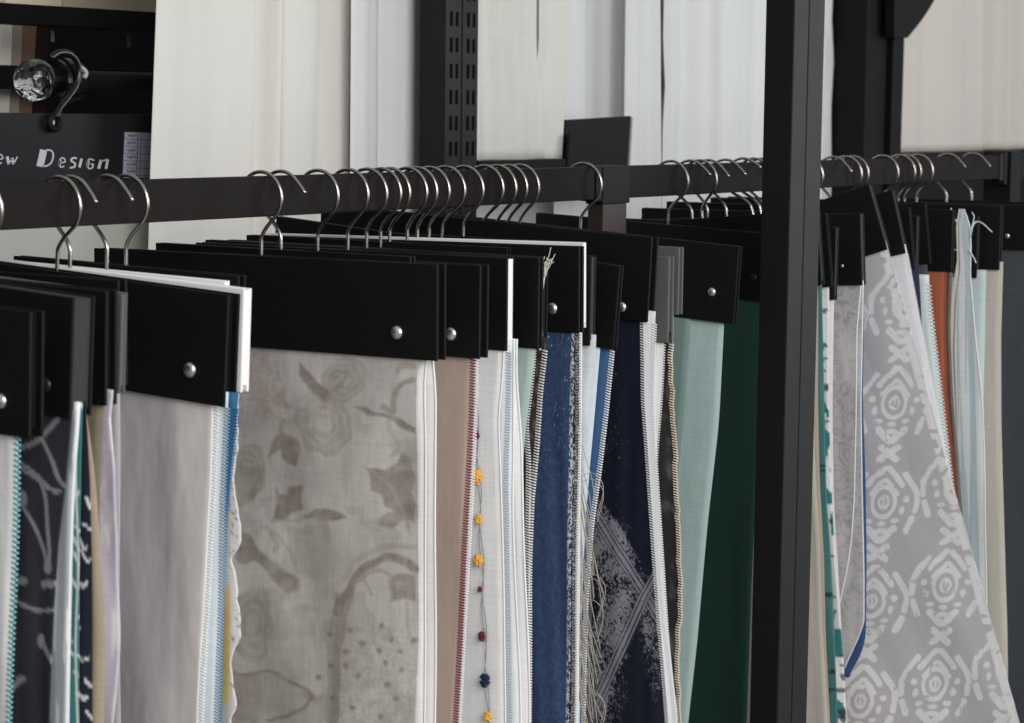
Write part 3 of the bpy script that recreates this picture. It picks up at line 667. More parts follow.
    bd = poly(wx, wy, r([(400, 330), (500, 340), (640, 350), (735, 420), (735, 723), (400, 723)]), 6); c = mix(c, G, np.clip(bd*.5*(vnoise(x, y, .35, 31)-.15), 0, 1))
    # lower left scrolls
    Sx(r([(50, 535), (110, 545), (180, 530), (240, 560), (320, 600), (345, 630), (310, 670), (240, 700), (180, 715)]), 3.5, D, .9)
    P(r([(60, 545), (150, 545), (160, 600), (145, 720), (60, 720)]), D, .5, 4); Sx(r([(30, 650), (70, 690), (130, 723)]), 4, G, .8)
    Sx(r([(310, 615), (350, 640), (380, 625)]), 5, D, .5)
    c = c*(1+.10*(vnoise(x, y*.15, .6, 41)-.5)+.08*(vnoise(x*.12, y, .9, 43)-.5))[:, None]
    return np.clip(c, 0, .9)
def p_denim(x, y):
    c = base(x, (45, 62, 96)); c = mix(c, (60, 80, 116), vnoise(x, y*.5, .8, 2)*.7); c = mix(c, (28, 40, 68), vnoise(x, y, .5, 6)*.6)
    fl = ((vnoise(x, y, .9, 11) > .90)*(fbm(x, y, .05, 3) > .42)*sstep(520, 340, y)+(vnoise(x, y, .9, 13) > .5)*sstep(-3.6, -1.8, x-(574-(y-331)*.0155))).astype(float)
    return mix(c, (190, 196, 206), np.clip(fl, 0, 1)*.75)
def p_navy(x, y):
    c = base(x, (22, 24, 38)); sil = (132, 132, 138)
    dA = d_line(x, y, [(560, 460), (587.6, 502), (645, 594), (690, 668)]); dB = d_line(x, y, [(700, 505), (645, 595), (589, 720), (575, 760)])
    n1 = .6*vnoise(x, y, 1.1, 3)+.4*vnoise(x, y, .5, 31); n2 = fbm(x, y, .05, 7)
    z1 = np.clip(1-dA/34, 0, 1)*sstep(-4, 6, (y-594)-(x-645)*1.6+30); z2 = np.clip(1-dB/40, 0, 1)*sstep(640, 610, x+.0*y)
    side = np.clip(1-np.abs(x-604)/34, 0, 1)*sstep(505, 540, y)*sstep(735, 640, y)
    tri = poly(x, y, [(645, 595), (668, 560), (690, 600), (690, 650), (655, 700), (640, 660)], 6)*.9
    dens = np.clip(z1*.9+z2*.8+side*1.0+tri*.75+np.clip(1-np.hypot(x-600, y-440)/26, 0, 1)*.5, 0, 1)
    m = sstep(.68, .86, n1*.8+dens*.40+ (n2-.5)*.5)*dens
    c = mix(c, sil, np.clip(m*.75, 0, 1))
    for d in (dA, dB):
        b = (1-sstep(5.5, 6.5, d)); c = mix(c, (50, 50, 60), b*.7); c = mix(c, (138, 138, 146), b*(np.abs(((d+20) % 3.2)-1.6) < .65)*.7)
    return mix(c, (120, 122, 128), (vnoise(x, y, .8, 19) > .93)*sstep(640, 600, x)*.6)
def p_ikat(x, y):
    c = base(x, (160, 157, 160)); a = np.array([-11., 99.5]); b = np.array([63., 83.]); m = np.zeros(len(x))
    Mi = np.linalg.inv(np.stack([a, b], 1)); dx, dy = x-883, y-502
    st = Mi @ np.stack([dx, dy]); ia, ib = np.round(st[0]), np.round(st[1])
    wob = (fbm(x, y, .12, 3)-.5)*3
    def motif(u, v):
        u = u+.11*v; u = u+wob; v = v+wob*.7; mm = ring(u, v, 0, 0, 11.5, 15, 3.6)
        mm = np.maximum(mm, ring(u, v, 0, 0, 4.6, 6, 2.3)); mm = np.maximum(mm, stroke(u, v, [(0, -4), (0, 4)], 2, .6))
        for s in (-1, 1):
            mm = np.maximum(mm, stroke(u, v, [(s*1, -22), (s*8, -15), (s*13, -8)], 4.2, .7, False)); mm = np.maximum(mm, stroke(u, v, [(s*2, -34), (s*11, -25), (s*17, -17)], 5.6, .7, False))
            mm = np.maximum(mm, stroke(u, v, [(s*20, -27), (s*33, -8), (s*33, 9)], 5.8, .8)); mm = np.maximum(mm, stroke(u, v, [(s*31, 17), (s*26, 29)], 6, .8))
            mm = np.maximum(mm, ell(u, v, s*22, -3, 3.2, 3)); mm = np.maximum(mm, ell(u, v, s*19, 8, 2.6, 4)); mm = np.maximum(mm, ell(u, v, s*14, 19, 4, 2.5)); mm = np.maximum(mm, stroke(u, v, [(s*2, 38), (s*13, 27)], 7, .8))
        for s in (-1, 1): mm = np.maximum(mm, stroke(u, v, [(-8, 51-s*6), (8, 51+s*6)], 6.6, .8))
        mm = np.maximum(mm, ell(u, v, 0, 22, 4, 2.5)); mm = np.maximum(mm, ell(u, v, 0, 29, 6, 2.6)); return mm
    for da in (-1, 0, 1):
        for db in (-1, 0, 1):
            ca = (ia+da)*a[0]+(ib+db)*b[0]; cb_ = (ia+da)*a[1]+(ib+db)*b[1]; m = np.maximum(m, motif(dx-ca, dy-cb_))
    br_ = 1.35+.9*(fbm(x, y, .3, 15)-.5)
    e1 = 888+(y-248)*.278                                    # right selvedge
    foil_dim = .62+.38*sstep(8, 55, e1-x)  # foil's weaker reflection near the selvedge, painted into the motif strength
    m = np.clip(m*br_*foil_dim, 0, 1)*sstep(.16, .3, fbm(x, y*.6, .2, 33))
    c = mix(c, (244, 247, 250), m); c = mix(c, (236, 240, 244), np.clip((1-sstep(2.5, 5.5, np.abs(e1-5-x)))*(vnoise(x*.4, y, .2, 8) > .3)*.95, 0, 1))
    return np.c_[c, m]
def p_greyswirl(x, y):
    c = base(x, (150, 148, 150)); n = fbm(x, y, .04, 8); v = np.abs(((n*9) % 1)-.5)
    c = mix(c, (116, 114, 117), (1-sstep(.10, .2, v))*.6); c = mix(c, (174, 173, 175), sstep(.5, .75, fbm(x, y, .02, 12))*.5); return c
def p_pale_print(x, y):
    c = base(x, (205, 206, 208)); m = (vnoise(x*.5, y, .11, 3) > .60).astype(float); c = mix(c, (44, 108, 112), m*(vnoise(x, y, .05, 5) > .4)); return mix(c, (42, 40, 46), (vnoise(x*.5, y, .2, 9) > .80).astype(float)*.8)
def p_teal(x, y): 
    c = base(x, (60, 112, 111)); c = mix(c, (46, 90, 92), sstep(0, 1, vnoise(x*2, y*.1, .3, 3))*.6)
    return mix(c, (26, 34, 38), ((np.abs(y-466) < 2) | (np.abs(y-470) < 1) | (np.abs(y-595) < 2) | (np.abs(y-672) < 2) | (np.abs(y-690) < 1.5)).astype(float)*.8)
def p_mauve(x, y): return mix(base(x, (168, 162, 178)), (206, 202, 214), sstep(.45, .7, fbm(x*2, y*.25, .08, 4)))
def p_metal(x, y): return mix(base(x, (46, 44, 46)), (184, 184, 190), (vnoise(x, y, .9, 5) > .66).astype(float)*.9)
def p_darkbrown(x, y): return mix(base(x, (44, 36, 34)), (86, 80, 76), (vnoise(x, y, .5, 5) > .72).astype(float)*.7)
def p_fur(x, y): return mix(base(x, (30, 30, 30)), (66, 66, 64), sstep(.5, .8, fbm(x, y*.5, .12, 5)))
VC = lambda kind='pigment', **k: cloth((0, 0, 0), vc=kind, **k)
HI = (250, 400)

#@@LEFT
# ------------------------------------------------------------------ hangers on the left rail, from the left edge
hanger('H1', -172, 'black header with mint white swatch at the extreme left edge', (30, 312), 437, .12, T=.016, rivet=[(1, 401, 6)], group=GL)
s = sheet('H1', [(18, 437), (17, 500), (15, 560), (10, 723)], cloth((196, 206, 204), trans=.15), n=-.003, seed=1); overlock(s, (84, 146, 152), label='teal overlocked edge', step=.0042, wid=.0028, teeth=.0014)
hanger('H2', -128, 'thick black header over the charcoal cloth with grey branch print', (73, 298), 417, .15, T=.025, core=DARKCORE, recess=.002, rivet=[(46, 385, 6)], rivmat=DARKRIVET, group=GL)
sheet('H2', [(72, 417), (66, 480), (58, 540), (54, 600), (50, 723)], VC(slub=.05), n=-.009, seed=2, paint=p_dark_leaf, res=(200, 330), label='charcoal cloth with grey branches')
sheet('H2', [(78, 415), (72, 480), (69, 560), (66, 723)], VC(rough=.5), n=-.0055, seed=3, res=(140, 90), paint=lambda x, y: mix(base(x, (136, 142, 150)), (196, 202, 208), (vnoise(x-(417-y)*.03, y*.02, .45, 3) > .62)*.8))
s = sheet('H2', [(80, 414), (75, 480), (72, 560), (70, 723)], cloth((205, 214, 220)), n=-.003, seed=4)
sheet('H2', [(82, 412), (81, 480), (80, 560), (80, 723)], VC(), n=0, seed=5, paint=p_print_strip((44, 112, 112), (214, 224, 226)), res=(110, 320), L=[(58, 412), (56, 723)], label='teal and white printed cloth')
sheet('H2', [(86, 410), (90, 480), (92, 560), (92, 723)], VC(), n=.003, seed=6, paint=p_print_strip((30, 32, 46), (212, 218, 226)), res=(110, 320), L=[(64, 410), (64, 723)], label='navy cloth with white marks')
sheet('H2', [(84, 404), (92, 450), (97, 500), (102, 570), (105, 640), (103, 723)], cloth((142, 126, 107)), n=.007, seed=7, label='tan cloth')
hanger('H3', -92, 'black header just left of the rivetted grey satin one, lilac cloth beneath', (106, 291), 404, .10, T=.014, group=GL)
sheet('H3', [(104, 404), (100, 470), (98, 560), (97, 723)], cloth((104, 98, 82)), n=-.003, seed=8)
sheet('H3', [(113, 404), (110, 412), (112, 430), (116, 470), (117, 540), (115, 580), (117, 640), (113, 723)], VC(rough=.5), n=.002, amp=.003, curl=.004, seed=9, paint=p_mauve, res=(120, 200), label='crumpled lilac cloth')
hanger('H3b', -70, 'slanted grey card board wedged before the rivetted grey satin sample', (122, 293), 392, .13, T=.007, board=GREYCARD, core=GREYCARD, recess=.001, group=GL)
sheet('H3b', [(110, 404), (108, 560), (108, 723)], cloth((150, 146, 150)), n=0, seed=10)
hanger('Hx0', -20, 'black header hidden behind the grey satin sample, hook at the left picture edge', T=.012, w=.33, group=GL)
sheet('Hx0', [(120, 440), (120, 723)], cloth((150, 146, 150)), n=0, seed=11)
hanger('H4', 60, 'black header with bright rivet over the plain warm grey satin', (228, 295), 406, .138, T=.017, rivet=[(190, 370, 7)], group=GL)
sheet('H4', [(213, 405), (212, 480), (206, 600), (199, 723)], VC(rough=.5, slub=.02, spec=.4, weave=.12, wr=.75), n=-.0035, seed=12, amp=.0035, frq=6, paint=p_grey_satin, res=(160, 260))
s = sheet('H4', [(217, 405), (215, 480), (209, 600), (203, 723)], cloth((200, 198, 192)), n=-.001, seed=13); overlock(s, (216, 214, 206))
s = sheet('H4', [(228, 405), (225, 480), (223, 560), (218, 723)], cloth((182, 192, 196)), n=.001, seed=14); overlock(s, (112, 136, 156), label='blue grey overlocked edge')
s = sheet('H4', [(238, 405), (234, 440), (230, 480), (226, 520), (223, 580), (220, 723)], cloth((28, 88, 126)), n=.004, seed=15, label='bright blue cloth'); overlock(s, (46, 100, 136))
hanger('H5', 72, 'white card header standing proud behind the grey satin sample', (244, 289), 391, .12, T=.011, rev=True, board=WHITECARD, core=WHITECARD, recess=.001, group=GL)
sheet('H5', [(238, 420), (239, 440), (236, 462), (234, 480), (237, 500), (240, 520), (240, 545), (236, 551), (232, 556), (237, 580), (238, 602), (240, 622), (240, 640), (234, 652), (232, 662), (235, 690), (238, 706), (232, 716), (233, 730)],
      VC(), n=0, seed=16, paint=p_scallop, rough_edge=.003, res=(160, 340), label='pale cloth with scalloped ragged edge')
hanger('H6', 108, 'pale card header whose top edge runs behind the satin sample', (225, 281), 372, .095, T=.007, rev=True, board=WHITECARD, core=WHITECARD, recess=.001, group=GL)
sheet('H6', [(222, 405), (220, 723)], cloth((200, 200, 196)), n=0, seed=17)
hanger('H6b', 127, 'black header sandwiched between pale card and the damask sample', (238, 276), 370, .09, T=.012, group=GL)
sheet('H6b', [(228, 405), (224, 723)], cloth((140, 136, 130)), n=0, seed=18)
hanger('A', 261, 'wide black header with rivet over the taupe floral damask', (437, 264.5), 359, .048, T=.016, rivet=[(397, 332.5, 7)], group=GL)
sheet('A', [(424, 359), (418, 372), (417, 400), (418, 470), (418, 560), (418, 640), (415, 723)], VC(slub=.035, weave=.4, wr=.5), n=-.0035, seed=19, amp=.0022, frq=6, paint=p_floral, res=(300, 480), label='taupe cloth with faded flowers, leaves and a vase')
s = sheet('A', [(428, 359), (424, 374), (425, 400), (426, 450), (425, 540), (424, 600), (424, 723)], cloth((206, 203, 200)), n=0, seed=20); hem(s, (216, 213, 210))
s = sheet('A', [(432, 359), (436, 385), (436, 420), (435, 540), (434, 723)], cloth((194, 190, 186)), n=.0035, seed=21); hem(s, (206, 203, 198))
hanger('A2', 281, 'black header mostly hidden behind the damask sample, hook facing backwards', T=.010, w=.33, rev=True, group=GL)
sheet('A2', [(430, 400), (430, 723)], cloth((190, 186, 182)), n=0, seed=22)
hanger('H8', 318, 'black header with rivet over the smooth tan cloth edged burgundy', (480, 265.5), 357, .06, T=.017, rivet=[(451, 334, 7)], group=GL)
s = sheet('H8', [(474, 357), (472, 420), (467, 520), (461, 640), (456, 723)], cloth((150, 132, 120), slub=.02), n=-.003, seed=23, amp=.001); overlock(s, (112, 44, 58), label='burgundy overlocked edge')
s = sheet('H8', [(477, 357), (475, 420), (471, 520), (464, 640), (459, 723)], cloth((206, 198, 196)), n=.001, seed=24); overlock(s, (208, 196, 198))
hanger('H9', 348, 'black header with white inner card over the pale cloth with pompom string', (507, 258), 349, .05, T=.014, core=WHITECARD, recess=.0, group=GL)
s9 = sheet('H9', [(504, 350), (502, 390), (498, 415), (500, 450), (502, 520), (504, 600), (505, 723)], cloth((196, 206, 210), trans=.1), n=-.004, seed=25, amp=.001); hem(s9, (210, 216, 218))
s = sheet('H9', [(510, 350), (509, 420), (507, 470), (508, 560), (510, 723)], cloth((182, 188, 194)), n=-.001, seed=26); overlock(s, (150, 156, 164))
s = sheet('H9', [(514, 350), (513, 420), (513, 500), (517, 600), (520, 723)], cloth((190, 200, 212)), n=.0015, seed=27, curl=.002); hem(s, (206, 212, 220))
s = sheet('H9', [(517, 345), (516, 370), (518, 400), (521, 440), (524, 520), (528, 620), (529, 723)], cloth((208, 214, 218)), n=.004, seed=28, curl=.002); hem(s, (216, 222, 226))
# pompom string stitched on the front swatch
h = HG['H9']; so = s9[0]
YEL, BUR, NAV = cloth((206, 152, 48)), cloth((96, 36, 52)), cloth((34, 40, 66))
poms = [(478, 435, 'b', 3.2), (478, 476, 'y', 6.5), (480, 519, 'y', 5.5), (480, 560, 'y', 6.5), (481, 589, 'b', 2.6), (483, 636, 'b', 4.2), (486, 680, 'n', 6), (489, 716, 'y', 5.5)]
rq0 = random.Random(2)
for i, (x, y, c, r) in enumerate(poms):
    u, z = lp(h, x, y, -.007); mb = MB(); R0 = r/1000*1.05*rq0.uniform(.85, 1.1); rq = random.Random(i)
    for k in range(70):
        a1 = rq.uniform(0, 2*PI); a2 = rq.uniform(-1.2, 1.2); d = Vector((math.cos(a1)*math.cos(a2), math.sin(a1)*math.cos(a2)*.6, math.sin(a2)*1.25))
        c0 = Vector((u, -.0095, z)); mb.tube([c0, c0+d*R0*.6, c0+d*R0], [R0*.16, R0*.15, R0*.10], 5)
    o = mb.build('pompom', {'y': YEL, 'b': BUR, 'n': NAV}[c], so, smooth=True); o['label'] = {'y': 'yellow yarn pompom', 'b': 'small burgundy yarn knot', 'n': 'navy yarn tassel'}[c]
mb = MB()
for off in (0, .0016):
    mb.tube([(lp(h, x+(1.5*math.sin(y*.09+off*900)), y, -.0075)[0]+off, -.0078, lp(h, x, y, -.0075)[1]) for x, y in [(475.5+(yy-400)*.038, yy) for yy in range(395, 735, 10)]], .0005, 5)
o = mb.build('yarn_string', cloth((120, 120, 124)), so)
hanger('H10', 367, 'black header over the seafoam green cloth', (539, 258), 347, .055, T=.010, group=GL)
sheet('H10', [(536, 347), (532, 380), (527, 420), (523, 450), (522, 520), (526, 723)], cloth((138, 156, 150)), n=-.002, seed=29, label='seafoam cloth')
hanger('H11', 381, 'black header over the dark brown cloth with zigzag stitched edge and loose threads', (544.5, 257), 347, .055, T=.008, group=GL)
s = sheet('H11', [(535, 347), (531, 390), (527, 425), (530, 460), (529, 520), (528, 723)], VC(), n=-.0015, seed=30, paint=p_darkbrown, res=(120, 160)); overlock(s, (206, 204, 198))
s = sheet('H11', [(546, 347), (541, 390), (538, 440), (533, 500), (531, 560), (530, 723)], VC(), n=.0015, seed=31, paint=p_darkbrown, res=(120, 160)); overlock(s, (190, 188, 184), step=.003)
h = HG['H11']; mb = MB(); rq = random.Random(5)
mb.tube(spline([(lp(h, x, y, -.007)[0], -.007, lp(h, x, y, -.007)[1]) for x, y in ((546, 268), (543, 285), (541, 310), (542, 335), (540, 350))], 5), .0011, 5)
for k in range(13):
    x0, y0 = 544+rq.uniform(-2, 2), 272+rq.uniform(-8, 6); x1, y1 = x0+rq.uniform(0, 11), y0-rq.uniform(2, 18)
    mb.tube(spline([(lp(h, x, y, -.0075-.001*k/13)[0], -.0075-.001*k/13, lp(h, x, y, -.007)[1]) for x, y in ((x0, y0), ((x0+x1)/2+rq.uniform(-2, 2), (y0+y1)/2), (x1, y1))], 4), .0004, 4)
o = mb.build('loose_threads', cloth((186, 182, 176)), h.root); o['label'] = 'pale frayed threads'
hanger('H11b', 390, 'black header whose top edge peeks out behind the dark brown cloth sample', T=.008, w=.31, group=GL)
sheet('H11b', [(530, 400), (529, 723)], cloth((150, 152, 156)), n=0, seed=32)
hanger('H12', 407, 'black header with rivet over the speckled denim blue cloth', (579, 246.5), 331, .035, T=.011, rivet=[(552.5, 308.5, 6.5)], group=GL)
sheet('H12', [(574, 331), (573, 420), (572, 520), (570, 640), (568, 723)], VC(rough=.6, slub=.08), n=-.002, seed=33, paint=p_denim, res=(300, 420), L=[(512, 331), (506, 723)], label='denim blue cloth with silver flecks')
s = sheet('H12', [(579, 331), (579, 420), (576.5, 520), (575, 640), (574, 723)], VC(rough=.4), n=.002, seed=34, paint=p_metal, res=(110, 420), L=[(556, 331), (552, 723)], label='dark cloth with silver sequins'); overlock(s, (128, 128, 132), step=.003)
hanger('H12b', 417, 'white card header showing only its long bright top edge above the denim sample', (583.5, 242.5), 326, .03, T=.006, board=WHITECARD, core=WHITECARD, recess=.001, group=GL)
sheet('H12b', [(582, 345), (578, 723)], cloth((196, 196, 194)), n=0, seed=35)
hanger('H13', 430, 'charcoal ended black header over crumpled sheer cloth with fringe', (591, 256), 344, .06, T=.012, core=DARKCORE, recess=.001, group=GL)
sheet('H13', [(596, 344), (594, 380), (588, 400), (592, 425), (587, 450), (583, 480), (581, 520), (579, 600), (578, 723)], cloth((188, 192, 196), trans=.3), n=0, amp=.003, seed=36, curl=.004, label='crumpled sheer cloth')
h = HG['H13']; mb = MB(); rq = random.Random(11)
for k in range(64):
    y0 = rq.uniform(425, 700); x0 = 577.5+rq.uniform(-1, 2.5); ln = rq.uniform(45, 130); wd2 = rq.uniform(0, 24)
    pts = [(x0, y0), (x0+wd2*.3, y0+ln*.3), (x0+wd2*.7, y0+ln*.65), (x0+wd2*rq.uniform(.8, 1.15), y0+ln)]
    nn = -.006-rq.random()*.002
    if k % 9 == 4: pts = [(x0, y0), (x0+16, y0-4), (x0+26, y0+10), (x0+20, y0+38)]
    mb.tube(spline([(lp(h, x, y, nn)[0], nn, lp(h, x, y, nn)[1]) for x, y in pts], 5), .00042, 4)
o = mb.build('fringe', cloth((140, 133, 120)), h.root); o['label'] = 'long pale frayed fringe'
hanger('H14', 447, 'tilted black header over the narrow blue and pale cloths beside the navy sample', (620, 266), 349, .145, T=.009, group=GL)
s = sheet('H14', [(600, 350), (594, 420), (589, 470), (585, 520), (582, 600), (580, 723)], cloth((172, 182, 188)), n=-.002, seed=37)
s = sheet('H14', [(613, 350), (606, 420), (600, 470), (592, 520), (587, 600), (584, 723)], cloth((44, 78, 116)), n=.001, seed=38, label='blue cloth'); overlock(s, (206, 208, 210))
hanger('H14b', 464, 'black header wedged behind the tilted one, only its top edge in view', T=.009, w=.30, group=GL)
sheet('H14b', [(596, 450), (590, 723)], cloth((60, 60, 70)), n=0, seed=39)
hanger('H15', 485, 'large black header over the navy cloth with silver crossed bands', (652, 237.5), 321, .10, T=.016, rivet=[(622, 307, 6)], group=GL)
s = sheet('H15', [(643, 321), (644, 400), (649, 470), (654, 540), (660, 620), (668, 723)], VC(rough=.45, slub=.04), n=-.003, seed=40, amp=.001, paint=p_navy, res=(300, 460), L=[(560, 321), (566, 723)], label='navy cloth with silver crossed bands'); overlock(s, (206, 204, 208))
s = sheet('H15', [(648, 321), (648, 400), (652, 470), (658, 540), (665, 620), (677, 723)], cloth((196, 202, 206)), n=.001, seed=41); overlock(s, (188, 190, 196))
s = sheet('H15', [(655, 322), (653, 400), (655, 440), (659, 500), (663, 560), (668, 640), (676, 723)], cloth((176, 178, 182)), n=.004, seed=42); overlock(s, (196, 196, 200))
hanger('H16', 497, 'lower grey card header right of the navy sample', (669, 257), 341, .05, T=.013, board=GREYCARD, core=GREYCARD, recess=.003, group=GL)
s = sheet('H16', [(664, 341), (661, 400), (657, 450), (655, 500), (656, 723)], cloth((206, 204, 202)), n=-.002, seed=43); overlock(s, (206, 202, 196))
s = sheet('H16', [(671, 341), (672, 400), (675, 450), (678, 520), (680, 580), (681, 620), (678, 632), (679, 723)], VC(), n=.002, seed=44, paint=p_fur, res=(120, 200), rough_edge=.004, label='black shaggy cloth'); overlock(s, (196, 174, 150), label='tan overlocked edge', step=.003)
hanger('H17', 508, 'taller grey card header behind the lower grey one', (679, 247.5), 313, .05, T=.012, board=GREYCARD, core=GREYCARD, recess=.003, group=GL)
sheet('H17', [(668, 345), (668, 420), (670, 500), (670, 723)], cloth((120, 112, 104)), n=0, seed=45)
hanger('H17b', 520, 'black header just behind the two grey card headers', T=.009, w=.34, group=GL)
sheet('H17b', [(672, 400), (672, 723)], cloth((120, 140, 138)), n=0, seed=46)
hanger('H18', 584, 'tilted black header with bright rivet over the pale teal cloth', (739, 246.5), 323, .11, T=.010, rivet=[(712, 292, 5.5)], group=GL)
sheet('H18', [(690, 322), (686, 380), (682, 430), (677, 480), (672, 540), (668, 723)], cloth((94, 114, 110)), n=-.003, seed=47, amp=.0008, label='darker teal cloth')
s = sheet('H18', [(724, 322), (719, 420), (708, 520), (697, 640), (688, 723)], cloth((138, 157, 155)), n=.001, seed=48, amp=.0008)

#@@RIGHT
hanger('G1', 671, 'wide black header over the dark bottle green cloth left of the front post', (806, 237), 304, .09, T=.011, rivet=[(754, 277.5, 4.5)], rivmat=DARKRIVET, group=GR)
s = sheet('G1', [(764, 306), (760, 420), (755, 520), (751, 600), (747, 723)], cloth((26, 64, 56), rough=.6, sheen=.2), n=-.002, seed=49, amp=.0012, label='dark bottle green cloth')
hanger('R1', 688, 'slanting black header directly against the right side of the front post', (817, 210), 283, -.07, T=.010, rev=True, core=DARKCORE, recess=.001, group=GR)
sheet('R1', [(815, 283), (814, 360), (814, 430), (816, 480), (820, 540), (822, 620), (828, 723)], cloth((160, 154, 144)), n=-.003, seed=50, label='cream cloth')
sheet('R1', [(818, 283), (818, 400), (820, 480), (824, 560), (826, 640), (830, 723)], cloth((150, 134, 118)), n=0, seed=51)
sheet('R1', [(822, 283), (823, 360), (825, 430), (827, 500), (831, 560), (835, 640), (838, 723)], VC(), n=.003, seed=52, paint=p_teal, res=(120, 240), label='teal cloth with dark marks')
hanger('R1b', 697, 'second slanting black header right of the front post, printed cloth beneath', (826, 213), 285, -.09, T=.007, group=GR)
sheet('R1b', [(829, 285), (829, 400), (830, 470), (833, 520), (838, 580), (842, 640), (846, 723)], VC(), n=0, seed=53, paint=p_pale_print, res=(120, 240), curl=.002)
hanger('R2', 708, 'low black header with charcoal end over the pale pinkish cloth', (836, 227), 298, .04, T=.010, rev=True, core=DARKCORE, recess=.001, group=GR)
sheet('R2', [(834, 298), (832, 420), (834, 500), (838, 560), (842, 640), (847, 723)], cloth((186, 178, 178)), n=0, seed=54)
hanger('R3', 724, 'black header over the grey swirl cloth with a curved hem', (860, 213), 283, -.03, T=.013, rev=True, core=DARKCORE, recess=.001, rivet=[(842, 266, 2.5)], group=GR)
h = HG['R3']
s = sheet('R3', [(861, 283), (857, 330), (856, 420), (854, 500), (851, 540), (846, 575), (838, 610)], VC(rough=.4, spec=.4), n=-.002, seed=55, amp=.001, paint=p_greyswirl, res=(160, 260), bottom=lp(h, 838, 612, 0)[1], label='grey swirl cloth with curved hem'); hem(s, (196, 196, 200))
s = sheet('R3', [(863, 283), (861, 400), (862, 500), (864, 580), (864, 622), (858, 638), (850, 655), (844, 668)], VC(rough=.4, spec=.4), n=.001, seed=56, paint=p_greyswirl, res=(100, 200), bottom=lp(h, 844, 670, 0)[1]); hem(s, (204, 204, 208))
s = sheet('R3', [(864, 283), (863, 400), (865.5, 470), (866.5, 560), (866, 640), (858, 661), (848, 675)], cloth((40, 66, 108)), n=.003, seed=57, bottom=lp(h, 850, 678, 0)[1], label='blue cloth edge')
hanger('R4', 737, 'steeply tilted black header over the pale ikat cloth with silvery motifs', (868.5, 184), 253, -.34, T=.012, rev=True, core=DARKCORE, recess=.001, group=GR)
h = HG['R4']
s = sheet('R4', [(888, 248), (905, 310), (925, 382), (955, 490), (985, 598), (1006, 674), (1020, 723)], VC('foil', slub=.03, spec=.5), n=0, seed=58, amp=.002, frq=5, paint=p_ikat, res=(420, 560), length=.74, label='pale grey cloth with silvery ikat motifs')
hanger('R5', 749, 'second tilted black header, white edged cloth, behind the ikat sample', (892, 190), 254, -.25, T=.010, rev=True, core=DARKCORE, recess=.001, group=GR)
s = sheet('R5', [(908, 256), (920, 320), (935, 400), (950, 480), (960, 540)], cloth((184, 184, 188), rough=.5), n=0, seed=59, amp=.001); overlock(s, (206, 210, 214), step=.003, teeth=0)
hanger('R5b', 759, 'upright black header between the tilted ones and the orange cloth', (909, 207.5), 268, -.1, T=.007, rev=True, group=GR)
sheet('R5b', [(920, 285), (922, 330), (926, 380), (930, 430)], cloth((34, 38, 60)), n=0, seed=60)
hanger('R6', 776, 'charcoal ended header over the pale cloth with notched edge beside the orange one', (917, 216), 281, .03, T=.010, core=DARKCORE, recess=.001, group=GR)
s = sheet('R6', [(928, 262), (930, 300), (936, 350), (942, 400), (948, 450), (955, 510), (962, 560), (975, 640), (990, 723)], cloth((186, 198, 202)), n=0, seed=61, amp=.001); overlock(s, (176, 186, 190), teeth=.0016, step=.005, wid=.003)
hanger('R7', 790, 'thin black header board hidden mostly behind the front post', (925, 202), 262, -.10, T=.006, group=GR)
sheet('R7', [(930, 300), (940, 420), (950, 500)], cloth((60, 60, 66)), n=0, seed=62)
hanger('R8', 806, 'black header over the rust orange cloth', (953, 210), 270, .03, T=.010, group=GR)
s = sheet('R8', [(947, 270), (946, 330), (948, 400), (953, 450), (958, 500), (964, 560), (970, 640)], cloth((150, 78, 50)), n=-.002, seed=63, amp=.001, label='rust orange cloth'); overlock(s, (110, 62, 44))
s = sheet('R8', [(952, 270), (950, 330), (953, 400), (958, 460), (963, 520), (970, 600)], cloth((52, 44, 42)), n=.001, seed=64); overlock(s, (150, 142, 136))
hanger('R9', 832, 'black header with pale blue cloth pulled up over its end in a point', (960, 214), 274, .03, T=.007, rev=True, group=GR)
h = HG['R9']
top9 = lp(h, 961, 209, -.008)[1]
s = sheet('R9', [(961, 209), (966, 222), (968, 250), (966, 280), (968, 340), (972, 400), (976, 500), (980, 723)], cloth((196, 192, 178)), n=-.0055, seed=65, amp=.001, top=top9, L=[(959, 209), (956, 225), (957, 260), (952, 290), (949, 330), (950, 400), (956, 470), (962, 560), (965, 723)], label='cream lining')
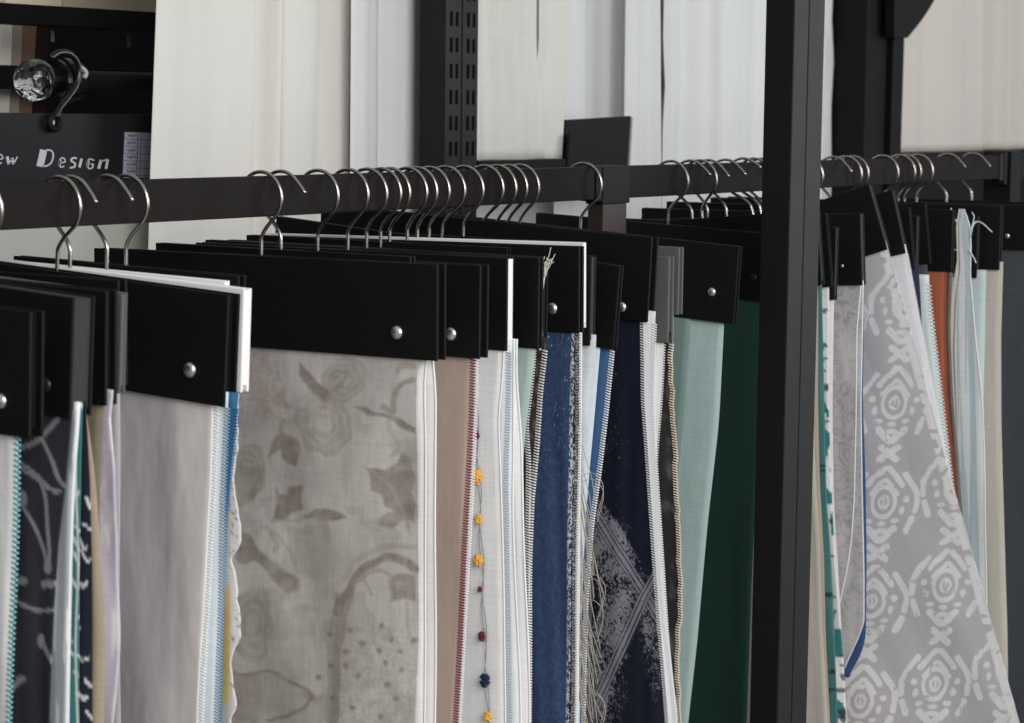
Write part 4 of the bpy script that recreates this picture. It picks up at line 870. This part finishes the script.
s = sheet('R9', [(962, 208), (969, 220), (971, 245), (970, 275), (975, 330), (982, 400), (985, 480), (986, 570), (986, 723)], VC(), res=(120, 160), paint=lambda x, y: mix(mix(base(x, (158, 174, 180)), (198, 206, 208), (vnoise(x+(y-300)*-.03, y*.012, .3, 6) > .55)*.8), (132, 150, 158), (vnoise(x, y*.015, .4, 9) > .72)*.7), n=-.0075, seed=66, amp=.002, top=top9, curl=.002, L=[(961, 208), (959, 225), (960, 270), (956, 300), (954, 350), (957, 430), (963, 520), (966, 723)], label='pale blue cloth pulled over the header'); hem(s, (214, 220, 222))
mb = MB()
for pts in (((971, 228), (975, 222), (982, 223), (992, 232)), ((970, 240), (973, 226), (978, 221)), ((957, 222), (953, 216), (951, 208)), ((958, 250), (951, 250), (948, 254)), ((969, 250), (974, 258), (976, 263)), ((970, 232), (974, 218), (972, 212))):
    mb.tube(spline([(lp(h, x, y, -.010)[0], -.010, lp(h, x, y, -.010)[1]) for x, y in pts], 5), .0008, 5)
o = mb.build('loose_threads', cloth((176, 190, 196)), h.root); o['label'] = 'pale blue frayed threads'
hanger('R10', 845, 'black header with charcoal end over the pale aqua cloth', (978, 216), 276, .03, T=.011, core=DARKCORE, recess=.001, group=GR)
sheet('R10', [(986, 276), (985, 330), (983, 400), (984, 500), (986, 723)], cloth((160, 174, 176)), n=0, seed=67, amp=.0015)
hanger('R11', 852, 'black header over the greenish beige cloth near the right picture edge', (1001, 206), 268, .03, T=.011, group=GR)
s = sheet('R11', [(1003, 268), (1001, 340), (1001, 420), (1004, 520), (1007, 620), (1008, 723)], cloth((160, 154, 144)), n=0, seed=68, amp=.0015)
hanger('R12', 882, 'black header with rivet over the dark slate cloth at the right picture edge', (1046, 206), 249, .03, T=.011, rivet=[(1007.5, 236, 4)], group=GR)
sheet('R12', [(1042, 249), (1042, 723)], cloth((58, 62, 68)), n=0, seed=69, amp=.0015, label='dark slate cloth')
for key, bx, rv, lb in (('R13', 899, False, 'black header behind the dark slate sample, left hook of a close pair'), ('R14', 905, False, 'black header behind the dark slate sample, right hook of a close pair'),
                        ('R15', 917, False, 'black header hanging after the close pair on the right rail'), ('R16', 947, True, 'black header with backward hook near the right rail end'), ('R17', 972, True, 'black header hanging last before the right rail end')):
    hanger(key, bx, lb, T=.008, w=.36, rev=rv, hh=.082, group=GR)
    sheet(key, [(1052, 260), (1052, 723)], cloth((96, 98, 104)), n=0, seed=int(bx), amp=.001)
